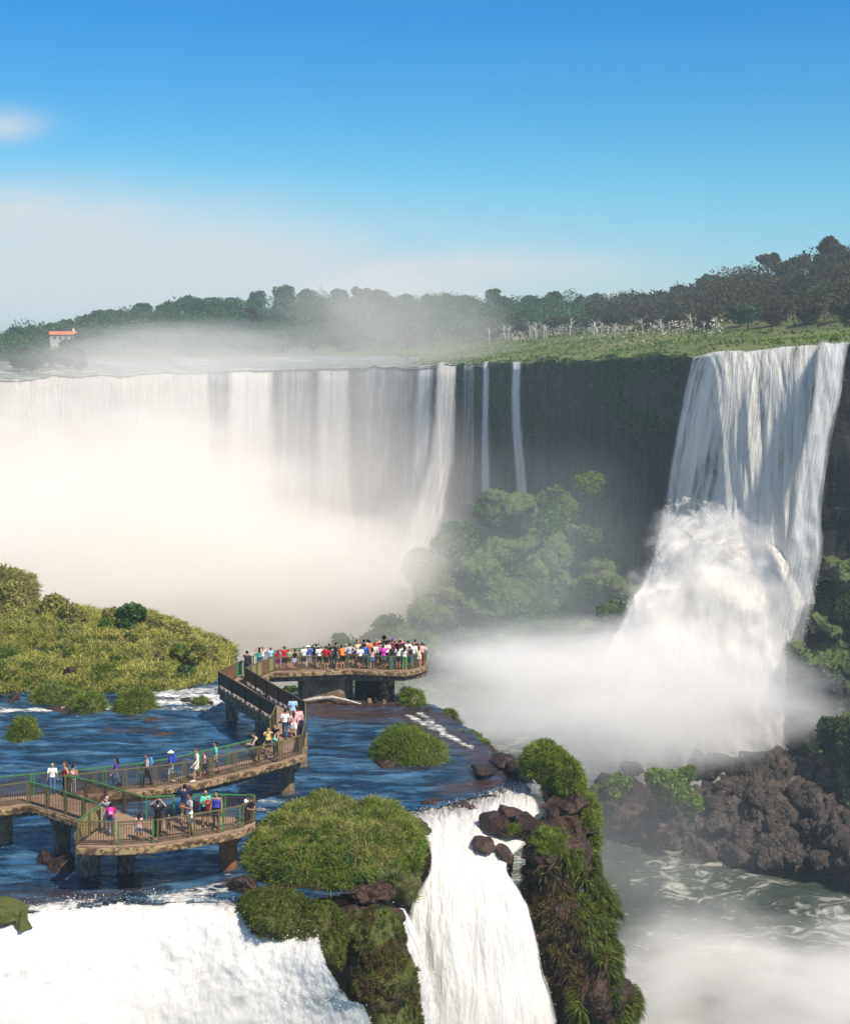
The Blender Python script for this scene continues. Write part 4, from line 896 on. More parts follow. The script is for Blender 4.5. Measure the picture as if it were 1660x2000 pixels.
# lower platform
pp(209,1556,1625,350,'camera',(LG,'grey'),('shorts','grey'),('short','grey'),1,'person in grey camouflage shirt taking photo over a child',shoes='white')
b3 = pp(217,1568,1632,190,'hold',(T,'crimson'),('pants','denim'),('long','black'),1,'person in red top wearing pink backpack at left of lower platform')
pp(272,1590,1641,185,'stand',(T,'rose'),('skirt','grey'),('long','black'),1,'small child in pale pink top and patterned skirt behind railing')
pp(309,1564,1634,170,'raised',(T,'black'),('pants','black'),('short','black'),0,'person all in black with hands raised to face on platform')
pp(330,1590,1631,20,'hold',(T,'charcoal'),('shorts','olive'),('short','black'),1,'small child in dark clothes sitting low near black dressed person',shoes='crimson')
pp(361,1530,1610,200,'camera',('coat','navy'),('shorts','olive'),('short','black'),0,'tall person in dark blue jacket and dark shorts, back to viewer')
b4 = pp(371,1548,1629,300,'hold',(T,'grey'),('shorts','white'),('short','black'),2,'person in grey T-shirt carrying black bag on lower platform')
tb = pp(402,1544,1614,20,'hold',(T,'mint'),('shorts','navy'),None,1,'bald person in mint shirt holding baby in red carrier')
pp(423,1546,1617,350,'stand',(K_,'royal'),('pants','black'),('bun','black'),1,'person in bright blue tank top and black leggings')
pp(478,1550,1604,60,'lean',(T,'white'),('pants','charcoal'),None,1,'person in white shirt and dark cap bending over platform rail',hat=('cap','navy'))
pp(485,1556,1608,40,'lean',(T,'black'),('pants','charcoal'),('short','black'),1,'person in black bending low over the right end rail')
# things people carry
def pack(name, owner, c, label, off=(0,.20,1.25), size=(.30,.17,.42), cat='backpack', c2=None):
    s = owner.scale.x; R = Matrix.Rotation(owner.rotation_euler.z, 3, 'Z'); loc = owner.location+R@(Vector(off)*s)
    o = tag(empty(name, loc, owner.rotation_euler.z), label, cat); o.scale = (s, s, s)
    mb = MB(); ell(mb, (0,0,0), (size[0]/2,size[1]/2,size[2]/2)); mb.box((0,0,-.04), (size[0]*.8,size[1]*.8,size[2]*.7)); me = fused(mb, .014, 4); q = link('bag_body', me, cloth(c), o)
    mb = MB(); ell(mb, (0,size[1]*.42,-size[2]*.18), (size[0]*.34,size[1]*.3,size[2]*.2)); q = link('pocket', fused(mb, .012, 2), cloth(c2 or c), o)
    for s_ in (-1, 1):
        mb = MB(); x = size[0]*.3*s_; mb.tube([(x,-.02,size[2]*.42),(x,-.16,size[2]*.38),(x,-.30,size[2]*.15),(x,-.26,-size[2]*.25),(x,-.08,-size[2]*.42)], .014, 6); q = link('strap', mesh(mb.v, mb.f), cloth(c), o)
    return o
pack('backpack', b1, (.06,.25,.55), 'light blue backpack on the back of lilac top walker')
pack('backpack', b2, (.03,.08,.40), 'dark blue backpack behind the white sun hat walker')
pack('backpack', b3, (.80,.05,.42), 'bright pink backpack on red top wearer at lower platform', c2=(.85,.35,.6))
pack('backpack', b4, (.015,.015,.018), 'large black backpack hanging low on grey T-shirt wearer', off=(0,.22,1.05), size=(.36,.24,.5))
pack('shoulder_bag', bagp, (.70,.72,.78), 'white carrier bag held by the white T-shirt wearer', off=(-.28,0,.62), size=(.20,.10,.26), cat='bag')
R_ = Matrix.Rotation(tb.rotation_euler.z, 3, 'Z'); bl = tb.location+R_@Vector((.05,-.22,.78))
bb = person(402,1544,1614,20+180,'hold',(T,'red'),('pants','red'),('short','brown'),3,None,'baby in red strapped to the chest of bald person',None,True,h=.62); bb.location = bl; bb.name = 'baby'
for o_ in bpy.data.objects:
    if o_.name.startswith('person') and (o_.get('label') or '').startswith(('small child','child')): o_['category'] = 'child'
dups = {k: v for k, v in LABELS.items() if len(v) > 1}
if dups: print('DUPLABELS', dups)
# ================================================================== ROCKS, GRASS, TREES
def EW(px, py, Y, rx, ry, rY, rot=None):
    c = W(px, py, Y); r = (rx*Y/FP, rY, ry*Y/FP); return (c, r) if rot is None else (c, r, rot)
def EG(px, py, rx, h, rY=None, sink=.25, rot=None):
    """dome on the river: px,py the front waterline, rx half width and h height in pixels"""
    g = G(px, py); rxm = rx*g.y/FP; rY = rY or rxm*.9; Y = g.y+rY*.85; hm = h*Y/FP*.93
    c = Vector(((px-CX)/FP*Y, Y, -sink)); return (c, (rxm*Y/g.y*1.02, rY, hm+sink*.6)) if rot is None else (c, (rxm, rY, hm+sink*.6), rot)
def moved(me, o): me.transform(Matrix.Translation(-Vector(o)))
def thing_at(name, loc, label, cat, group=None): return tag(empty(name, loc), label, cat, group)
def add_part(name, me, m, par):
    moved(me, par.location); return link(name, me, m, par)
def grass_on(me, n, L, w, m, par, name='grass', zmin=.0, cond=None, droop=.7, up=.6):
    P_, N_ = sample(me, n, zmin, cond)
    if len(P_): return add_part(name, blades(P_, N_, L, w, droop, up), m, par)
def islet(label, rocks, tufts, n=2500, L=.42, w=.03, gm='grass', rm='rock', cat='islet', name='grassy_islet', vox=.09, zmin=-.1, base=None, group=None):
    allc = (rocks or [])+(tufts or []); c = sum((Vector(e[0]) for e in allc), Vector())/len(allc); o = thing_at(name, (c.x, c.y, 0), label, cat, group)
    if tufts:
        me = blobs(tufts, vox, [('CLOUDS', .6, .18)]); grass_on(me, n, L, w, M[gm], o, zmin=zmin); add_part('soil', me, M['soil'], o)
    if rocks:
        me = blobs(rocks, vox*.7, [('CLOUDS', .9, .25), ('CLOUDS', .2, .08)], False, True); add_part('rock', me, M[rm], o)
    return o
def boulder(label, ells, m='rock', vox=.08, group=None, d=1.0, name='boulder', cat='rock'):
    me = blobs(ells, vox*.8, [('CLOUDS', 1.2*d, .30*d), ('CLOUDS', .25*d, .09*d)], False, True); c = Vector(ells[0][0]); moved(me, c); o = link(name, me, M[m]); o.location = c; return tag(o, label, cat, group)
q_ = random.Random(5)
# --- the big islet in the middle foreground
big_e = [EG(600,1722,98,66,3.4,.15), EG(690,1726,98,60,3.4,.15), EG(555,1684,62,50,2.4,.15), EG(772,1706,44,62,2.4,.15), EG(640,1642,85,44,2.6), EG(735,1674,72,52,3.0), EG(585,1646,50,34,2.0), EG(680,1628,40,38,1.4), EG(800,1648,22,34,1.0)]
o = thing_at('grassy_islet', G(660,1700), 'largest grassy islet beside the near cascade, thick drooping yellow green grass', 'islet')
me = blobs(big_e, .12, [('CLOUDS', 1.7, 1.5), ('CLOUDS', .5, .5)])
grass_on(me, 42000, .46, .032, M['grass'], o, zmin=-.25, cond=lambda c, n: (c[:,2] > .02)*(fbm(c[:,0]*.5+4, c[:,1]*.5) > .40)*1.0+.25)
grass_on(me, 20000, .46, .030, M['grass_dry'], o, 'dry_grass', zmin=.35, cond=lambda c, n: (fbm(c[:,0]*.6+9, c[:,1]*.6) > .41)*1.0*(c[:,2] > .5)+.04)
for q in (EG(600,1742,80,12,1.2), EG(720,1746,50,10,1.0), EG(812,1640,30,30,1.2)): add_part('rock', blobs([q], .08, [('CLOUDS', .8, .4), ('VORONOI', .4, -.25), ('CLOUDS', .16, .09)], False), M['rock_red'], o)
P_, N_ = sample(me, 9000, -.1, lambda c, n: (c[:,2] > .05)*(n[:,1] < .2)*(c[:,1] < 68)*((fbm(c[:,0]*.8+3, c[:,2]*1.1+c[:,1]*.5) > .50)*1.0+.02)); add_part('broad_leaves', leaves(P_+N_*.18, N_, .085), M['leaf_mid'], o); add_part('soil', me, M['soil'], o)
# --- mossy boulders at the lip
def mossy(label, ells, nb, m1, n1, m2, n2, rm='rock_moss', L=.15):
    c = Vector(ells[0][0]); o = thing_at('mossy_boulder', (c.x, c.y, c.z-1), label, 'boulder'); me = blobs(ells, .09, [('CLOUDS', 1.0, .45), ('CLOUDS', .35, .16)])
    P_, N_ = sample(me, n1, -.4); add_part('moss', blades(P_, N_, L, .035, .8, .35), M[m1], o)
    if n2: P_, N_ = sample(me, n2, -.6, lambda c, n: (fbm(c[:,0]*.7+2, c[:,2]*.9) > .47)*1.0+.02); add_part('dead_moss', blades(P_, N_, L*1.1, .035, .9, .1), M[m2], o)
    add_part('rock', me, M[rm], o); return o
mossy('long green moss boulder between the islet and the foaming lower left fall', [EW(545,1786,62.3,72,38,1.9,(0,.25,0)), EW(622,1816,61.8,50,50,1.8), EW(500,1772,63.2,32,26,1.2), EW(645,1850,61.2,28,48,1.2)], 0, 'moss', 22000, 'moss_brown', 1500)
mossy('brown and green mossy boulder at the foot of the long moss boulder', [EW(735,1840,62.5,52,62,1.8), EW(750,1930,62,62,90,1.8), EW(760,2010,61.6,65,90,1.8), EW(700,1830,62.8,35,45,1.2)], 0, 'moss', 12000, 'moss_brown', 16000)
boulder('dark wet rock ledge behind the two mossy boulders', [EW(690,1790,64.5,60,22,1.0), EW(760,1790,65,30,20,.8)], 'rock', .07)
boulder('mossy rock at the lower left corner of the river', [EW(10,1788,61.5,50,32,.9), EW(46,1796,61.3,24,20,.6)], 'rock_moss', .05)
# --- near cliff
o = thing_at('cliff_outcrop', G(1050,1600), 'brown mossy rock outcrop dropping beside the near cascade, hung with green plants', 'cliff')
cl = [EW(1098,1585,75,46,28,2.2), EW(1015,1612,73.5,70,22,1.8,(0,.15,0)), EW(975,1606,73,40,20,1.2), EW(1070,1660,72.5,72,45,2.4), EW(1085,1735,71.5,72,85,2.6), EW(1110,1820,70.5,72,110,2.8), EW(1140,1930,70,80,120,3), EW(1160,2040,69.5,78,130,3), EW(1170,2200,69,90,200,3.4),
      EW(1130,1680,73,34,70,2.4), EW(1158,1790,72.4,34,80,2.2), EW(1190,1960,71,40,95,2.4), EW(1120,1600,75.5,35,40,2.5)]
me = blobs(cl+[(Vector(c_)+Vector((q_.uniform(-.8,.8), -q_.uniform(.2,.8), q_.uniform(-1,1))), (r_[0]*.55, r_[1]*.6, r_[2]*.4)) for c_, r_ in [x[:2] for x in cl] for _ in (0,1)], .11, [('CLOUDS', 1.6, .8), ('CLOUDS', .3, .14)], False, True)
pxf = lambda c: CX+FP*c[:,0]/c[:,1]; pyf = lambda c: HY+FP*(HC-c[:,2])/c[:,1]
P_, N_ = sample(me, 34000, -.8, lambda c, n: ((fbm(c[:,0]*.6, c[:,2]*.35) > .42) & (pyf(c) > 1660) & (pxf(c) > np.interp(pyf(c), [1640,1700,1750,1850,2000], [1075,1110,1122,1135,1120])))*1.0); add_part('hanging_plants', blades(P_, N_, .38, .05, 1.5, .0), M['moss'], o)
P_, N_ = sample(me, 15000, -.8, lambda c, n: ((pyf(c) > 1690) & (pxf(c) < np.interp(pyf(c), [1640,1750,1850,2000], [1110,1122,1140,1130])))*1.0); add_part('dead_moss', blades(P_, N_, .30, .045, 1.5, .0), M['moss_brown'], o)
P_, N_ = sample(me, 2600, .1, lambda c, n: (np.hypot(pxf(c)-1000, (pyf(c)-1640)) < 26)+(np.hypot(pxf(c)-1075, (pyf(c)-1645)) < 30)*1.0); add_part('grass', blades(P_, N_, .3, .03), M['grass'], o)
add_part('rock', me, M['rock_red'], o)
tu = [(('round grass tussock at the top of the near rock outcrop'), [EW(1062,1490,79,40,34,1.3), EW(1085,1512,78.5,30,40,1.2)]), ('hanging grass tussock just below the outcrop top tussock', [EW(1110,1535,77,24,48,1.1), EW(1122,1560,76.5,16,40,.9)]), ('long hanging tussock on the right edge of the rock outcrop', [EW(1148,1600,75.5,17,42,.9), EW(1150,1635,75,13,40,.8)])]
for lb, e in tu: islet(lb, None, e, 8500, .36, .034, 'grass', name='grass_tussock', cat='grass tussock', vox=.08, zmin=-.8)
boulder('reddish rock slope under the top tussocks of the outcrop', [EW(1050,1512,80,34,16,1.2), EW(1085,1545,78,30,26,1.3), EW(1112,1590,76.5,26,34,1.4)], 'rock_red', .08)
# --- rapids rocks and the rim ridge
rg = [('dark rock in the rapids left of the cascade lip', [EG(845,1572,28,16), EG(868,1566,16,10)]), ('small dark rock splitting the cascade lip', [EG(905,1576,20,14), EG(922,1582,12,12)]), ('wet rock in the middle of the cascade lip', [EG(960,1560,22,10)]), ('dark wedge of rock standing in the chute', [EW(945,1650,71.2,26,16,.9), EW(985,1668,71,26,14,.8,(0,.5,0))])]
for lb, e in rg: boulder(lb, e, 'rock', .06)
for lb, e in (('dark wet ledge running along the shelf edge behind the round islet', [EW(850,1392,97,42,9,1.3,(0,.35,0)), EW(890,1415,94.5,32,12,1.2,(0,.5,0)), EW(920,1440,91.5,32,12,1.2,(0,.6,0)), EW(955,1468,88.5,32,12,1.2,(0,.5,0))]), ('brown ledge at shelf edge near the outcrop tussocks', [EW(985,1488,84,32,14,1.4), EW(940,1502,82,40,7,1.4), EW(1015,1500,82,30,16,1.4)])): boulder(lb, e, 'rock_red', .09)
for lb, e, n in (('small bright green bush right of the far platform', [EG(808,1382,20,30,.7), EG(795,1376,14,30,.7)], 2600), ('little green tuft on the dark ledge halfway', [EW(876,1408,96,12,18,.5), EW(886,1420,95,10,10,.4)], 1200), ('low green tuft lower down the dark ledge', [EW(915,1446,91,24,9,.6), EW(935,1458,90,14,9,.5)], 1500)):
    islet(lb, None, e, n, .38, .04, 'grass', name='grass_tussock', cat='grass tussock', vox=.07)
boulder('dark rock beside the far square pier', [EG(785,1378,18,20,.6), EG(815,1384,22,9,.7)], 'rock', .06)
boulder('brown rock in the shade under the far platform', [EG(712,1370,16,22,.6), EG(694,1368,12,8,.5)], 'rock_red', .05); boulder('pale rock in front of dark wall under far platform', [EG(720,1374,8,11,.35)], 'pier_tan', .04); boulder('rounded dark rock next to the pale rock', [EG(736,1374,8,15,.4)], 'rock', .04)
boulder('flat rock sill at the foot of the pale support wall', [EG(640,1374,52,6,1.0), EG(600,1370,20,6,.8), EG(680,1376,26,5,.8)], 'rock_red', .06)
mb = MB(); q = [G(592,1369,.25), G(620,1364,.3), G(650,1362,.35), G(675,1367,.3), G(705,1375,.15)]; mb.tube(q, [.10,.13,.12,.09,.04], 8); me = mesh(mb.v, mb.f, True); moved(me, q[0]); o = link('driftwood', me, M['bark_pale']); o.location = q[0]; tag(o, 'pale driftwood trunk lying along the foot of the support wall', 'driftwood')
# --- islets in the river
islet('round grassy islet with brown rock foot in the middle of the open water', [EG(765,1500,40,14,1.2,.1), EG(800,1496,50,8,1.2,.1)], [EG(790,1492,52,55,2.0), EG(832,1494,34,40,1.4), EG(765,1484,30,40,1.2)], 14000, .48, .032, 'grass', 'rock_red')
islet('dome of green grass ringed by foam, left of the dark ramp', None, [EG(264,1392,34,36,1.3)], 5200, .5, .04, 'grass', name='grass_tussock', cat='grass tussock', zmin=-.3)
islet('rock with green grass tufts behind it, centre of the left foam line', [EG(130,1394,38,16,.8), EG(105,1388,24,12,.7)], [EG(172,1394,32,36,1.0), EG(140,1378,30,26,.9), EG(100,1372,34,28,1.0), EG(118,1362,40,24,1.0)], 9000, .45, .04)
islet('small rock with a single grass cap at the left edge of the river', [EG(44,1456,30,14,.7), EG(62,1453,18,5,.5)], [EG(45,1448,23,42,.7), EG(55,1444,14,36,.5)], 4200, .42, .034)
islet('low brown rock with sparse tuft beside the first ramp pier', [EG(368,1376,26,14,.7), EG(385,1378,16,12,.6)], [EG(394,1378,13,17,.5)], 1000, .35, .035)
boulder('low dark rock almost touching the first ramp pier', [EG(414,1378,13,11,.4), EG(432,1380,12,6,.4)], 'rock', .05)
boulder('purplish rock at the far left in the foam', [EG(32,1372,20,22,.6), EG(20,1374,12,12,.5)], 'rock', .06); boulder('small dark rock left of the grass capped rock', [EG(20,1422,12,5,.5)], 'rock', .05)
islet('grassy clump at left frame edge in front of the hill', [EG(30,1358,30,10,.8)], [EG(0,1352,45,48,1.5), EG(30,1345,26,34,1.2)], 5000, .5, .045)
for x, y, rx, lb in ((325,1436,40,'longer flat brown rock just awash in mid river'), (225,1428,32,'flat rock awash left of the longer one'), (300,1408,30,'flat rock awash just below the foam line')): boulder(lb, [EG(x,y,rx,4,.5,.12)], 'rock', .05)
boulder('brown ribbed rock under the walkway beside the dark pier', [EG(118,1706,42,34,1.0), EG(90,1690,26,24,.8)], 'rock_red', .07); boulder('rounded red brown rock at the foot of a platform pier', [EG(262,1732,24,22,.6)], 'rock_red', .05)
boulder('dark red rock between the rusty pier and the largest islet', [EG(478,1752,38,40,1.0), EG(500,1764,26,22,.8), EG(455,1738,20,16,.5)], 'rock_red', .06)
# --- left hill
hill_e = [((-35,112,-1),(10,9,4.6)), ((-28.5,113,-1),(8,8,4.3)), ((-24,112,-1),(7,7.5,4.0)), ((-20.5,111,-1),(5.6,7,3.2)), ((-18,110,-1),(3.8,6,2.3)), ((-31,106,-1),(8,5.5,2.6)), ((-23,105,-1),(7,5,2.2)), ((-17.5,105.5,-1),(3.0,4.2,1.6))]
hme = blobs(hill_e, .25, [('CLOUDS', 3, 1.6), ('CLOUDS', 1, .6)]); hill = tag(link('hillside', hme, M['soil']), 'rounded grassy hill left of the ramp', kind='structure')
P_, N_ = sample(hme, 60000, .0, lambda c, n: (c[:,1] < 118)*1.0*(c[:,2] > -.05)); tag(link('grass', blades(P_, N_, .62, .055, .7, .6), M['grass_hill']), 'yellow green grass over the left hill', kind='stuff')
P_, N_ = sample(hme, 26000, .0, lambda c, n: ((fbm(c[:,0]*.3, c[:,1]*.3+c[:,2]*.3) > .46) | (c[:,0] < -27))*1.0*(c[:,1] < 116)*(c[:,2] > -.05)); tag(link('grass', blades(P_, N_, .5, .055, .7, .5), M['grass']), 'greener grass over the left hill', kind='stuff')
def shrub(px, py, Y, r, label, m='grass_dry', n=2600, size=.16, name='shrub', cat='shrub', group=None, squash=1.0, lobes=5, trunk=True, rng=random):
    c = W(px, py, Y); R = r*Y/FP; L = [((0,0,R*.9*squash),(R*.8,R*.8,R*.85*squash))]
    for k in range(lobes): a = rng.random()*6.28; L.append(((math.cos(a)*R*.55, math.sin(a)*R*.55, R*squash*(.5+.9*rng.random())), (R*.5,R*.5,R*.45)))
    o = thing_at(name, (c.x, c.y, c.z-R*squash), label, cat, group); P_, N_ = crown_pts([(np.array(a), np.array(b)) for a, b in L], n); me = leaves(P_, N_, size)
    link('foliage', me, M[m], o); mb = MB(); mb.tube([(0,0,-R*.4),(0,0,R*.4),(R*.1,0,R)], [R*.10,R*.07,R*.03], 6); link('stem', mesh(mb.v, mb.f), M['bark'], o); return o
for a in ((105,1182,112,30,'shaggy brownish shrub on the hill crest, second from left'), (142,1200,111,28,'rounder shrub leaning on the shaggy crest shrub'), (20,1160,114,36,'large dark shrub at the left frame edge on the hill'), (10,1205,111,34,'shrub with shaded hollow at left frame edge'), (70,1200,113,22,'small shrub in the dip of the crest'),
          (222,1205,111,24,'grey green shrub left of the glossy leaved bush'), (300,1222,111,28,'low dark shrub right of the glossy leaved bush'), (345,1238,110,26,'rounded shrub on the right shoulder of the hill'), (405,1275,108,20,'small shrub low on the right end of the hill'), (320,1262,108,22,'brown tinged shrub in the middle of the right slope'), (370,1255,109,18,'low shrub on the right slope above the end shrub')):
    shrub(*a[:5], m='grass_dry', n=5200, size=.12)
shrub(257,1200,110.5,30,'glossy leaved bush with pale leaf tips on the hill crest', 'leaf_mid', 3200, .17)
shrub(210,1222,110,24,'flowering pale green bush below the glossy leaved bush', 'leaf_bright', 2600, .12)
boulder('dark rock face under the shaggy crest shrubs', [EW(100,1225,111,22,20,1.2), EW(135,1222,110.6,18,14,1)], 'rock_red', .1); boulder('dark rock at the hill foot on the left', [EW(140,1315,103,18,16,1), EW(165,1322,102.6,10,10,.8)], 'rock', .08); boulder('rock block at the waterline of the hill', [EW(250,1338,102,18,12,.8)], 'rock_red', .07)
for k, (a, lb) in enumerate((((55,1318,104,26),'grass clump at the left foot of the hill'), ((95,1322,104,24),'grass clump beside the dark hill foot rock'), ((15,1300,105,30),'broad grass clump at left frame edge below hill'), ((205,1322,103,22),'grass clump in the middle of the hill foot'))):
    islet(lb, None, [EW(*a[:3], a[3], a[3]*.8, 1.0)], 2600, .5, .05, 'grass', name='grass_tussock', cat='grass tussock', vox=.1)
shrub(565,1352,112,16,'dark bush seen under the far platform', 'leaf_mid', 1800, .13)
hs_ = random.Random(9)
for k in range(22):
    x = hs_.uniform(5, 400); y = hs_.uniform(1225+max(0, x-200)*.25, 1325); Yh = np.interp(y, [1200,1260,1330], [112,108,103]); r = hs_.uniform(9, 19)
    shrub(x, y, Yh-.6, r, 'low rounded shrub scattered on the grassy slope of the left hill', hs_.choice(['grass_dry','moss','grass','leaf_mid']), 1300, .11, group='low shrubs on the left hill', lobes=3, squash=.8)
# steep green knoll beyond, at the left edge
me = blobs([EW(-60,1230,150,80,130,8), EW(10,1220,150,55,105,7), EW(50,1250,150,45,70,7)], .5, [('CLOUDS', 3, 2)]); tag(link('knoll', me, M['soil']), 'steep yellow green knoll behind the left hill', kind='structure')
P_, N_ = sample(me, 22000, -.2, lambda c, n: (n[:,1] < .3)*1.0); tag(link('grass', blades(P_, N_, .8, .10, .7, .5), M['grass_dry']), 'grass over the steep knoll', kind='stuff')

# --- mid mound under the far cliff
q_ = random.Random(5)
def rugged(poly, n, Yf, rmin, rmax, rY, q=q_):
    out = []; xs_ = [p[0] for p in poly]; ys_ = [p[1] for p in poly]
    while len(out) < n:
        x, y = q.uniform(min(xs_), max(xs_)), q.uniform(min(ys_), max(ys_))
        if not inside(np.array([x]), np.array([y]), poly)[0]: continue
        r = q.uniform(rmin, rmax); out.append(EW(x, y, Yf(y)+q.uniform(-4, 4)-(max(0, x-1040)*.13+max(0, 860-x)*.10 if x < 1400 and Yf(1000) > 210 else 0), r, r*q.uniform(.7, 1.5), q.uniform(.7,1.1)*rY, (q.uniform(-.4,.4), q.uniform(-.5,.5), q.random())))
    return out
mid_e = rugged([(640,1290),(760,1225),(860,1090),(900,1020),(1000,1000),(1100,1000),(1190,1030),(1235,1090),(1235,1210),(1170,1330),(900,1400),(640,1400)], 78, lambda y: np.interp(y, [980,1150,1400], [268,248,224]), 26, 56, 8)+[EW(1000,1230,262,170,180,14), EW(1150,1190,246,85,150,12), EW(820,1340,250,150,110,12)]
mme = blobs(mid_e, .9, [('CLOUDS', 8, 4), ('CLOUDS', 3, 2.2), ('CLOUDS', 1.1, .9)], False, True); tag(link('hillside', mme, M['veg_slope']), 'overgrown rocky mound under the far cliff', kind='structure')
P_, N_ = sample(mme, 34000, -.3, lambda c, n: (n[:,1] < .5)*((fbm(c[:,0]*.11, c[:,2]*.15) > .49)*1.0+.04)); tag(link('ground_cover', leaves(P_+N_*RNG.random((len(P_),1))*.7, N_, .34), M['leaf_mid']), 'green plants over the mound under the cliff', kind='stuff')
P_, N_ = sample(mme, 15000, -.2, lambda c, n: (n[:,1] < .5)*(fbm(c[:,0]*.12+7, c[:,2]*.12) > .54)*1.0); tag(link('ground_cover', leaves(P_, N_, .34), M['leaf_bright']), 'lighter plants over the mound under the cliff', kind='stuff')
shrub(1156,948,258,36,'bright lime green tree standing alone above the mound against dark cliff', 'leaf_bright', 3200, .42, 'tree', 'tree')
GS = 'bushes over the mound under the cliff'
rr_ = random.Random(3)
def crown_mesh(kind, n, size, seed, R=1.0, squash=1.0, k=8):
    rg_ = np.random.default_rng(seed); r = random.Random(seed); L = [((0,0,.0),(R*.62,R*.62,R*.6*squash))]
    for q in range(k):
        a = r.random()*6.283; e = -.35+1.1*r.random(); L.append(((math.cos(a)*R*.55*math.cos(e), math.sin(a)*R*.55*math.cos(e), math.sin(e)*R*.6*squash), (R*r.uniform(.28,.46),)*2+(R*r.uniform(.22,.40),)))
    P_, N_ = crown_pts([(np.array(a), np.array(b)) for a, b in L], n, rg_, .55); return leaves(P_, N_, size, rg_, .9, .6)
def trunk_mesh(h, r, seed, limbs=4, spread=.5):
    q = random.Random(seed); mb = MB(); b = (q.uniform(-.06,.06)*h, q.uniform(-.06,.06)*h, h)
    mb.tube([(0,0,-h*.35),(b[0]*.3,b[1]*.3,h*.4),b], [r*1.3, r, r*.5], 7)
    for k in range(limbs):
        a = q.random()*6.28; z = h*q.uniform(.5,.9); mb.tube([(b[0]*z/h,b[1]*z/h,z),(math.cos(a)*h*spread*.5,math.sin(a)*h*spread*.5,z+h*.22),(math.cos(a)*h*spread,math.sin(a)*h*spread,z+h*.34)], [r*.5,r*.3,r*.1], 5)
    return mesh(mb.v, mb.f, True)
CT = [crown_mesh('a', 1500, .105, 11), crown_mesh('b', 1500, .10, 12, squash=.75), crown_mesh('c', 1300, .11, 13, squash=1.25, k=10), crown_mesh('d', 1400, .10, 14, k=11), crown_mesh('e', 1200, .115, 15, squash=.9, k=6)]
TT = [trunk_mesh(1.0, .07, s) for s in (1,2,3)]
for m_ in CT+TT: m_.materials.append(M['leaf_far'])
def tree(x, y, z, R, H, mat, label, group, name='tree', cat='tree', q=rr_, bark='bark'):
    o = bpy.data.objects.new(name, None); COL.objects.link(o); o.location = (x, y, z); o.rotation_euler = (0,0,q.random()*6.28); tag(o, label, cat, group)
    for nme, me_, m_, lc, sc in (('crown', q.choice(CT), M[mat], (0,0,H-R*.75), (R, R*q.uniform(.85,1.1), R*q.uniform(.85,1.15))), ('trunk', q.choice(TT), M[bark], (0,0,0), (R*.75,R*.75,H-R*.55))):
        c = bpy.data.objects.new(nme, me_); COL.objects.link(c); c.parent = o; c.location = lc; c.scale = sc; c.material_slots[0].link = 'OBJECT'; c.material_slots[0].material = m_
    return o
# bushes on the mound and right slope
P_, N_ = sample(mme, 40, .15, lambda c, n: (n[:,1] < .3)*1.0)
for p in P_: R = rr_.uniform(.6, 1.5); tree(p[0], p[1], p[2]-.3, R, R*1.1, rr_.choice(['leaf_mid','leaf_mid','leaf_far','leaf_bright']), 'green bush on the misty mound under the far cliff', GS, 'bush', 'bush')
# right slope
sl_e = rugged([(1600,1140),(1670,1060),(1750,1040),(1750,1500),(1580,1490),(1565,1300)], 38, lambda y: np.interp(y, [1040,1500], [206,184]), 22, 44, 6)+[EW(1720,1180,206,90,140,12), EW(1680,1130,208,50,70,10), EW(1670,1330,198,84,130,10), EW(1720,1060,206,70,110,12), EW(1650,1450,186,70,70,10), EW(1720,1500,170,110,120,14)]
sme = blobs(sl_e, .6, [('CLOUDS', 7, 4), ('CLOUDS', 2.5, 2.0), ('CLOUDS', .9, .6)], False, True); tag(link('hillside', sme, M['veg_slope']), 'dark overgrown slope at the right edge', kind='structure')
P_, N_ = sample(sme, 42000, -.4, lambda c, n: (n[:,1] < .5)*((fbm(c[:,0]*.13, c[:,2]*.16) > .46)*1.0+.05)); tag(link('ground_cover', leaves(P_+N_*RNG.random((len(P_),1))*.5, N_, .26), M['leaf_dark']), 'green plants over the right slope', kind='stuff')
P_, N_ = sample(sme, 7000, -.2, lambda c, n: (n[:,1] < .4)*((fbm(c[:,0]*.2+5, c[:,2]*.2) > .56)*1.0)); tag(link('ground_cover', leaves(P_+N_*.3, N_, .24), M['leaf_mid']), 'lighter moss and ferns in patches on the right slope', kind='stuff')  # lighter leaf colour scattered in random noise patches
P_, N_ = sample(sme, 4, .1, lambda c, n: (n[:,1] < .3)*1.0)
for p in P_: R = rr_.uniform(.5, 1.3); tree(p[0], p[1], p[2]-.3, R, R*1.1, rr_.choice(['leaf_dark','leaf_far']), 'dark green bush on the steep slope at the right frame edge', 'bushes on the right slope', 'bush', 'bush')
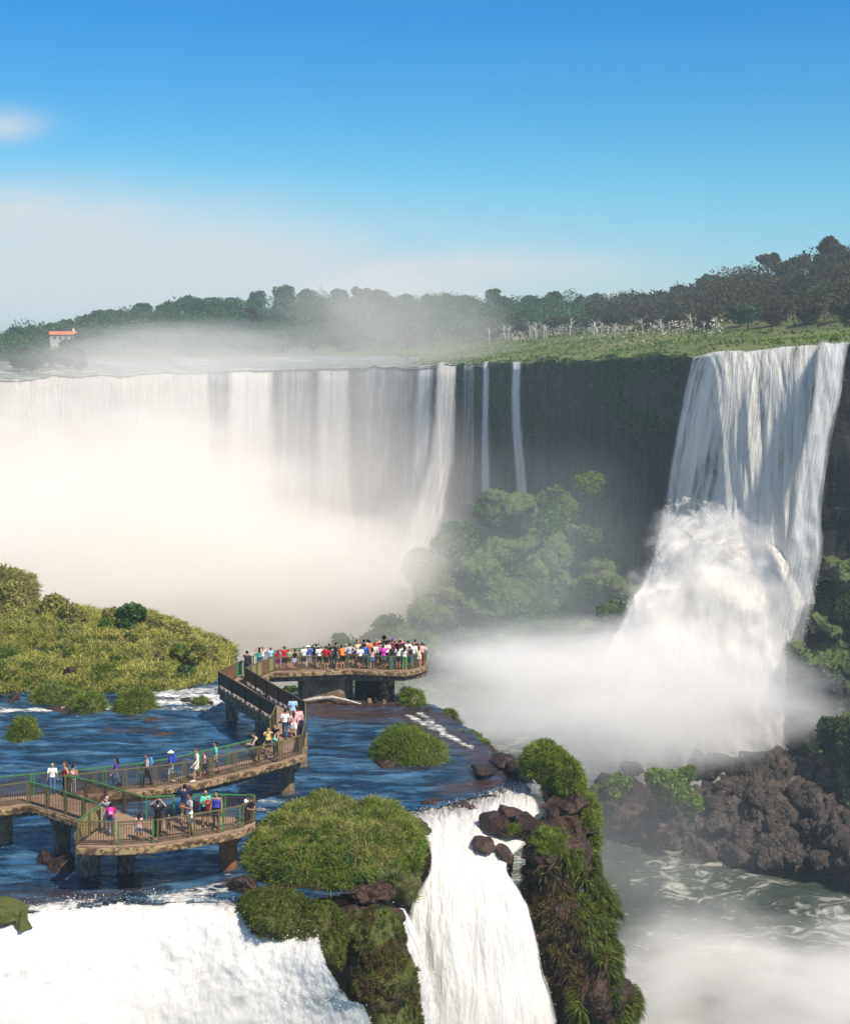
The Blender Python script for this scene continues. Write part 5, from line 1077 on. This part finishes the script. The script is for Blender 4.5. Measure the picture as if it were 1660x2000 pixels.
# --- rubble bank at lower right
bk = [EW(1620,1640,168,180,80,13), EW(1500,1620,172,140,70,12), EW(1400,1620,174,100,62,11), EW(1300,1600,178,90,50,10), EW(1210,1570,184,70,36,9), EW(1560,1540,180,160,50,10), EW(1700,1580,174,120,110,12)]
bme = blobs(bk+rugged([(1150,1560),(1400,1500),(1700,1500),(1720,1740),(1500,1700),(1250,1620)], 60, lambda y: np.interp(y, [1500,1720], [184,164]), 14, 40, 2.4), .5, [('CLOUDS', 6, 2), ('CLOUDS', .8, .3)], False, True); tag(link('rocky_bank', bme, M['rubble']), 'dark broken rock bank on the right shore', kind='structure')
def rubble_mesh(P_, smin, smax, seed):
    rg_ = np.random.default_rng(seed); Vs, Is = [], []; base = 0; tp = rg_.integers(0, 12, len(P_))
    for h in range(12):
        V1, F1_ = HULLS[h]; F1_ = np.array([f for f in F1_ if len(f) == 3]); Q = P_[tp == h]; n = len(Q); nv = len(V1); S = (smin*(smax/smin)**(rg_.random(n)**2.0))[:,None,None]
        J = V1[None]*S*rg_.uniform(.55,1.3,(n,1,3)); a = rg_.random(n)*6.28; c, s = np.cos(a)[:,None], np.sin(a)[:,None]
        J = np.stack([J[...,0]*c-J[...,1]*s, J[...,0]*s+J[...,1]*c, J[...,2]], 2)+Q[:,None,:]
        Vs.append(J.reshape(-1,3)); Is.append((F1_[None]+np.arange(n)[:,None,None]*nv+base).reshape(-1)); base += n*nv
    I = np.concatenate(Is); return np_mesh(np.concatenate(Vs), np.full(len(I)//3, 3), I)
P_, N_ = sample(bme, 4600, -.1, lambda c, n: (n[:,1] < .6)*np.clip((pxf(c)-1280)/150, .1, 1)); tag(link('rubble', rubble_mesh(P_, .20, 1.7, 5), M['rubble']), 'loose broken stones over the right bank', kind='stuff')
for k, (x, y, Y, r, ry, lb) in enumerate(((1365,1665,167,40,34,'large tan block at the left foot of the rock bank'), (1430,1670,165,34,30,'brown boulder right of the large tan block'), (1500,1665,163,30,36,'upright brown boulder on the waterline'), (1550,1655,163,34,34,'big square boulder right of the upright one'), (1600,1680,161,30,22,'low boulder near the right frame edge'), (1290,1585,174,34,26,'pale block under the bright green bush'), (1360,1500,184,22,24,'pointed rock on top of the bank'),
    (1460,1505,182,40,22,'flat topped ledge at the crest of the bank'), (1230,1500,190,26,16,'rock at the left end of the bank crest'), (1400,1610,169,30,22,'boulder in the middle of the bank'), (1640,1620,164,26,22,'dark boulder at right edge of the bank'))):
    boulder(lb, [EW(x,y,Y,r,ry,r*Y/FP*.9,(rr_.uniform(-.2,.2),rr_.uniform(-.2,.2),rr_.random())), EW(x+r*.5,y+ry*.3,Y,r*.6,ry*.6,r*Y/FP*.6)], 'rubble', .22, d=2.4)
for x, y, Y, r, lb in ((1305,1532,170,44,'largest yellow green bush on the rock bank'), (1348,1570,164,26,'bright green bush low on the bank right of the largest'), (1205,1535,172,28,'hazy green bush at the left of the bank'), (1165,1545,174,18,'small hazy bush at the far left of the bank'), (1338,1512,172,20,'bush on the right shoulder of the largest bank bush')):
    shrub(x, y, Y, r, lb, 'leaf_bright', 3600, .26, squash=.8)

# --- forest above the falls
FG = 'trees of the wooded hills above the falls'; n_t = 0
for row, tt_ in enumerate(np.linspace(.99, 2.0, 9)):
    px = -40+rr_.uniform(0,30)
    while px < 1720:
        p = terrain(px+rr_.uniform(-8,8), min(2, tt_+rr_.uniform(-.05,.05))); Yp = p.y
        hp = interp(px, [0,300,700,1100,1300,1660], [36,40,38,34,40,46]); Hm = hp*Yp/FP*rr_.uniform(.8,1.25)*(1.25 if rr_.random() < .1 else 1); R = Hm*rr_.uniform(.52,.68)
        m_ = 'leaf_brown' if rr_.random() < interp(px, [0,900,1200,1500], [.05,.2,.8,.96]) else rr_.choice(['leaf_far','leaf_far','leaf_mid'] if px < 1100 else ['leaf_far'])
        side = 'dark brownish tree in the forest on the right hill' if px > 1150 else ('green tree in the hazy forest above the left falls' if px < 600 else 'misty green tree in the forest behind the middle falls')
        if 84 < px < 164 and 1.1 < tt_ < 1.6: px += 40; continue
        tree(p.x, p.y, p.z, R, Hm, m_, side, FG+(' right' if px > 1150 else ' left' if px < 600 else ' middle')); n_t += 1
        px += interp(px, [0,500,900,1300,1660], [52,50,54,62,66])*rr_.uniform(.75,1.25)
print('TREES', n_t)
for k in range(18):
    px = rr_.uniform(-20, 175); p = terrain(px, rr_.uniform(.12, .8)*(1-px/600)); Hm = rr_.uniform(28, 44)*p.y/FP; tree(p.x, p.y, p.z, Hm*.6, Hm, rr_.choice(['leaf_far','leaf_dark','leaf_mid']), 'dark green tree near the water at the far left above the widest curtain', 'trees at the far left by the water')
# tall thin crowned trees breaking the skyline
for px, py, Y, h, lb in ((1620,500,425,44,'open crowned tree on the skyline at far right'), (1500,528,455,40,'spreading tree on the skyline above the right falls'), (712,592,700,30,'rounded dome tree on the misty skyline'), (960,590,670,30,'tall hazy tree on the middle skyline'), (600,592,700,30,'feathery tall tree on the skyline left of middle')):
    c = W(px, py+h, Y); H_ = h*2.0*Y/FP; tree(c.x, c.y, c.z, H_*.34, H_, 'leaf_brown' if px > 1100 else 'leaf_far', lb, None)
# bare pale trunks at the forest foot
BT = [trunk_mesh(1.0, .035, s, 6, .32) for s in (21,22,23)]
for m_ in BT: m_.materials.append(M['bark_pale'])
for k in range(34):
    px = 920+480*rr_.random()**.9; p = terrain(px, rr_.uniform(.70,1.02)); H_ = rr_.uniform(9,34)*p.y/FP; o = link('bare_tree', rr_.choice(BT)); o.location = p; o.scale = (H_*1.2,H_*1.2,H_); o.rotation_euler = (rr_.uniform(-.25,.25),rr_.uniform(-.3,.3),rr_.random()*6); tag(o, 'pale leafless tree at the foot of the forest', 'bare tree', 'bare trees below the forest')
P_, N_ = sample(bpy.data.objects['plateau'].data, 110000, -1, lambda c, n: (c[:,1] > 200)*(c[:,1] < np.interp(pxf(c), KX, [RIDGE[k][1] for k in KX])+4)*(c[:,2] > np.interp(pxf(c), [0,600,1100,1300,1700], [15,18,24,27,27.3]))*(pxf(c) > -60)*(pxf(c) < 1720)*(1-(pxf(c) > 86)*(pxf(c) < 160)*(c[:,1] < 508))*(pyf(c) < np.interp(pxf(c), [0,400,800,1100,1700], [708,697,680,652,642]))*1.0)
UP = P_+(RNG.random((len(P_),1))**.5*(2+13*fbm(P_[:,0]*.10, P_[:,1]*.10)**1.5)[:,None])*np.array([0,0,1.0]); rt = pxf(P_)+180*(fbm(P_[:,0]*.03, P_[:,1]*.03)-.5) > 1130
tag(link('undergrowth', leaves(UP[~rt], N_[~rt], .50), M['leaf_far']), 'dense green undergrowth between the trees of the left and middle hills', kind='stuff')
tag(link('undergrowth', leaves(UP[rt], N_[rt], .46), M['leaf_brown']), 'dense brownish undergrowth between the trees of the right hill', kind='stuff')
P_, N_ = sample(bpy.data.objects['plateau'].data, 1800, -1, lambda c, n: (pxf(c) > 900)*(pxf(c) < 1420)*(c[:,1] < 620)*(fbm(c[:,0]*.2, c[:,1]*.05+5) > .50)*np.exp(-((pyf(c)-np.interp(pxf(c), [900,1100,1420], [668,652,645]))/9)**2)*(fbm(c[:,0]*.09, c[:,1]*.05) > .45)*1.0)
tag(link('pale_scrub', leaves(P_+np.array([0,0,1.0])*RNG.random((len(P_),1))*3, N_, .32), M['bark_pale']), 'pale dead scrub and twigs at the forest foot', kind='stuff')
tm = bpy.data.meshes.new_from_object(bpy.data.objects['plateau'])
P_, N_ = sample(tm, 52000, -1, lambda c, n: (pxf(c) > 780)*(pxf(c) < 1700)*(pyf(c) > np.interp(pxf(c), [800,1100,1700], [672,650,640]))*1.0*(.25+(fbm(c[:,0]*.08, c[:,1]*.08) > .46))); tag(link('ground_cover', leaves(P_+np.array([0,0,.2]), N_, .42), M['leaf_bright']), 'low green scrub on the plateau edge', kind='stuff')
for k in range(46):     # bushes that overhang the lip
    px = rr_.uniform(900, 1345); p = terrain(px, rr_.uniform(-.0,.05)); R = rr_.uniform(.8,1.9); tree(p.x, p.y, p.z-.9*R, R, R*1.2, rr_.choice(['leaf_bright','leaf_mid','leaf_far']), 'bush hanging over the cliff lip between the falls', 'bushes along the cliff lip', 'bush', 'bush')
P_, N_ = sample(bpy.data.objects['far_cliff'].data, 15000, -2, lambda c, n: (pxf(c) > 870)*(pxf(c) < 1345)*np.exp(-np.maximum(0, (pyf(c)-706))/34)*((fbm(c[:,0]*.16, c[:,2]*.05) > .48)*1.0+.04)*(n[:,1] < 0))
tag(link('hanging_plants', leaves(P_-N_*np.sign(N_[:,1:2])*.3, N_, .42), M['leaf_mid']), 'ferns and creepers hanging down the top of the cliff', kind='stuff')
# house on the left hill
hp = terrain(122, 1.35); hs = tag(empty('house', hp, .25), 'white house with orange roof among the trees at far left', 'house')
mb = MB(); mb.box((0,0,3.5), (11,6,7)); mb.obj('wall', M['block'], hs); mb = MB(); mb.add([(-6,-3.6,7),(6,-3.6,7),(6,3.6,7),(-6,3.6,7),(-6,0,8.9),(6,0,8.9)], [(0,1,5,4),(2,3,4,5),(0,4,3),(1,2,5),(3,2,1,0)]); M['tile'] = m_simple('roof_tiles', (.55,.17,.07)); mb.obj('roof', M['tile'], hs)
mb = MB(); mb.box((4.4,1,9), (.9,.9,3)); mb.obj('chimney', M['white_post'], hs)
for x in (-3.6,-1.2,1.2,3.6): mb = MB(); mb.box((x,-3.02,5), (1.1,.1,1.5)); mb.obj('window', M['panel_dark'], hs)
hs.location = terrain(124, 1.5)-Vector((0,0,.4)); hs.scale = (.80,.80,.60)
# ================================================================== MIST
def mist(name, label, c, r, dens, ns=2.0, soft=1.0, cut=.45, stretch=(1,1,1), col=(.97,.95,.92), an=-.35, seed=0., rot=(0,0,0)):
    t = NT('mist'); tc = t.node('TexCoord'); ob = tc.outputs['Object']
    mp = t.node('Mapping'); mp.inputs['Scale'].default_value = stretch; mp.inputs['Location'].default_value = (seed, seed*.7, 0); t.L(ob, mp.inputs[0])
    l = t.node('VectorMath'); l.operation = 'LENGTH'; t.L(ob, l.inputs[0])
    fall = t.math('SUBTRACT', 1, t.math('POWER', l.outputs['Value'], 2), clamp=True)
    n = t.noise(ns, 4, .55, mp.outputs[0], .3)
    d = t.math('SUBTRACT', t.math('ADD', fall, t.math('MULTIPLY', t.math('SUBTRACT', n, .5), 2.2*soft)), cut)
    d = t.math('MULTIPLY', t.math('MAXIMUM', d, 0), t.math('MINIMUM', t.math('MULTIPLY', fall, 3), 1))
    v = t.node('VolumePrincipled'); v.inputs['Color'].default_value = (*col, 1); v.inputs['Anisotropy'].default_value = an; t.L(t.math('MULTIPLY', d, dens), v.inputs['Density'])
    t.L(v.outputs[0], t.out.inputs['Volume']); V, F = ICO[3]; me = mesh(V.tolist(), F); o = link(name, me, t.m); o.location = c; o.scale = r; o.rotation_euler = rot
    t.m.cycles.volume_step_rate = 1.0 if hasattr(t.m, 'cycles') else 1
    return tag(o, label, kind='stuff')
WARM = (.987,.943,.888)
mist('mist', 'bright spray cloud filling the gorge under the left falls', W(60,1130,235), (76,60,34), .085, 2.0, 1.3, .2, (1,1,1.3), WARM)
mist('mist', 'warm veil of spray before the whole left half of the far falls', W(330,960,300), (72,62,42), .017, 1.3, .5, .0, (1,1,.7), WARM, seed=21)
mist('mist', 'pale mist before the middle falls', W(520,1190,240), (46,44,32), .013, 1.5, .7, .20, col=WARM, seed=3)
mist('mist', 'spray around the foot of the right falls', W(1205,1350,187), (33,20,10.5), .14, 1.9, .9, .10, (1,1,1.2), (1.0,.985,.965), seed=5)
for k, (x, y, Yd, rx, rz, dn) in enumerate(((1320,1050,201,5.2,5.0,.30), (1405,1030,200,5.0,4.6,.30), (1480,1070,198,5.5,5.0,.26), (1370,1125,196,6.5,6.0,.30), (1460,1170,193,7.0,6.5,.24), (1280,1180,194,6.0,6.5,.24), (1350,1240,191,7.5,6.5,.22), (1225,1285,191,6.5,6.0,.20), (1450,1290,190,8.0,7.0,.16))):
    mist('mist', 'one of the billows of spray bursting from the middle of the right falls', W(x, y, Yd), (rx, 3.6, rz), dn, 2.2, 1.5, .28, col=(.995,.97,.93), seed=50+7*k)
mist('mist', 'thin teal mist before the overgrown mound', W(1050,1200,222), (30,12,30), .015, 1.6, .8, .05, col=(.90,1.0,.97), seed=41)
mist('mist', 'thin blue mist before the green mound', W(880,1340,205), (30,14,14), .014, 1.6, .8, .25, col=(.92,.98,1.0), seed=7)
mist('mist', 'spray cloud rising over the lower right basin', W(1560,2040,124), (28,22,11), .17, 2.6, 1.4, .28, (1,1,1.2), (1,.97,.93), seed=9)
mist('mist', 'faint spray plume above the middle falls', W(760,650,400), (42,34,24), .016, 1.6, .8, .10, col=WARM, seed=11)
mist('mist', 'faint spray above the left falls', W(370,690,345), (44,22,9.5), .028, 1.8, .8, .15, seed=13)
mist('mist', 'drifting spray over the gorge right of the near outcrop', W(1240,1680,122), (14,16,12), .010, 1.8, .8, .25, seed=17)
mist('mist', 'low spray over the nearest waterfall', W(180,2000,57.5), (10,3.0,2.6), .22, 2.2, 1.0, .3, seed=31)
mist('mist', 'low spray in front of the near cascade', W(960,2010,64.2), (3.4,1.6,2.4), .30, 2.0, 1.0, .35, seed=33)
# haze box
t = NT('air'); v = t.node('VolumePrincipled'); v.inputs['Color'].default_value = (.72,.90,1.0,1); v.inputs['Density'].default_value = .00032; v.inputs['Anisotropy'].default_value = 0; t.L(v.outputs[0], t.out.inputs['Volume'])
mb = MB(); mb.box((0,840,-10), (2600,1820,136)); o = mb.obj('haze', t.m); tag(o, 'thin blue air between the viewer and the far hills', kind='stuff')
# camera, light
cam = bpy.data.cameras.new('camera'); cam.sensor_fit = 'VERTICAL'; cam.sensor_height = 24; cam.lens = 24*2800/2000; cam.shift_y = -(1000-HY)/2000; cam.shift_x = 0; cam.clip_end = 6000; cam.clip_start = .5
co = bpy.data.objects.new('camera', cam); COL.objects.link(co); co.location = (0,0,HC); co.rotation_euler = (math.pi/2,0,0); SC.camera = co
SUN = Vector((.56,-.68,1.12)).normalized()
sl = bpy.data.lights.new('sun', 'SUN'); sl.energy = 4.7; sl.angle = math.radians(.5); sl.color = (1,.89,.75)
so = bpy.data.objects.new('sun', sl); COL.objects.link(so); so.rotation_euler = SUN.to_track_quat('Z', 'Y').to_euler()
w = bpy.data.worlds.new('World'); SC.world = w; w.use_nodes = True; nt = w.node_tree; nt.nodes.clear()
class WN(NT):
    def __init__(s): s.t = nt; s.n = nt.nodes
t = WN(); out = t.n.new('ShaderNodeOutputWorld'); bg = t.n.new('ShaderNodeBackground'); sky = t.n.new('ShaderNodeTexSky')
sky.sky_type = 'NISHITA'; sky.sun_disc = False; sky.sun_elevation = math.asin(SUN.z); sky.sun_rotation = math.atan2(SUN.x, SUN.y); sky.ozone_density = 2.5; sky.dust_density = .6; sky.air_density = 1.0
tc = t.n.new('ShaderNodeTexCoord'); sx = t.n.new('ShaderNodeSeparateXYZ'); t.L(tc.outputs['Generated'], sx.inputs[0]); dx, dy, dz = sx.outputs
tint = t.ramp(dz, [(0, (.70,.93,1.08)), (.05, (.50,.88,1.10)), (.10, (.40,.90,1.08)), (.22, (.15,.72,1.12)), (.5, (.85,.93,1.0)), (1, (.95,.98,1.0))])
skc = t.mix(1, sky.outputs[0], tint, 'MULTIPLY')
yy = t.math('MAXIMUM', dy, .05); ax = t.math('DIVIDE', dx, yy); az = t.math('DIVIDE', dz, yy)
def cloud(cx_, cz, rx, rz, s):      # soft cloud bank at a fixed bearing and height in the sky
    a = t.math('POWER', t.math('DIVIDE', t.math('SUBTRACT', ax, cx_), rx), 2); b = t.math('POWER', t.math('DIVIDE', t.math('SUBTRACT', az, cz), rz), 2)
    return t.math('MULTIPLY', t.math('EXPONENT', t.math('MULTIPLY', t.math('ADD', a, b), -1)), s)
cv = t.n.new('ShaderNodeCombineXYZ'); t.L(ax, cv.inputs[0]); t.L(t.math('MULTIPLY', az, 3.2), cv.inputs[2]); nz = t.noise(7, 8, .62, cv.outputs[0], .4)
c = cloud(-.31, .085, .17, .026, .8)
for a in ((-.30,.148,.030,.011,.85),(-.16,.05,.30,.035,.62),(.06,.049,.10,.009,.35),(-.25,.03,.3,.03,.5),(-.05,.02,.5,.03,.30)): c = t.math('MAXIMUM', c, cloud(*a)) if a[4] > .7 else t.math('ADD', c, cloud(*a))
c = t.math('MULTIPLY', c, t.math('ADD', t.math('MULTIPLY', nz, 1.7), .12)); c = t.math('MINIMUM', c, .93, clamp=True)
fwd = t.math('GREATER_THAN', dy, .05); c = t.math('MULTIPLY', c, fwd)
fin = t.mix(c, skc, (5.6,5.95,6.2)); t.L(fin, bg.inputs[0]); bg.inputs[1].default_value = .095; t.L(bg.outputs[0], out.inputs[0])
SC.view_settings.view_transform = 'Standard'; SC.view_settings.look = 'None'; SC.view_settings.exposure = .38
SC.render.engine = 'CYCLES'; cy = SC.cycles; cy.use_denoising = True; cy.max_bounces = 12; cy.diffuse_bounces = 3; cy.glossy_bounces = 2; cy.transparent_max_bounces = 24; cy.volume_bounces = 10; cy.transmission_bounces = 2
cy.use_adaptive_sampling = True; cy.adaptive_threshold = .03
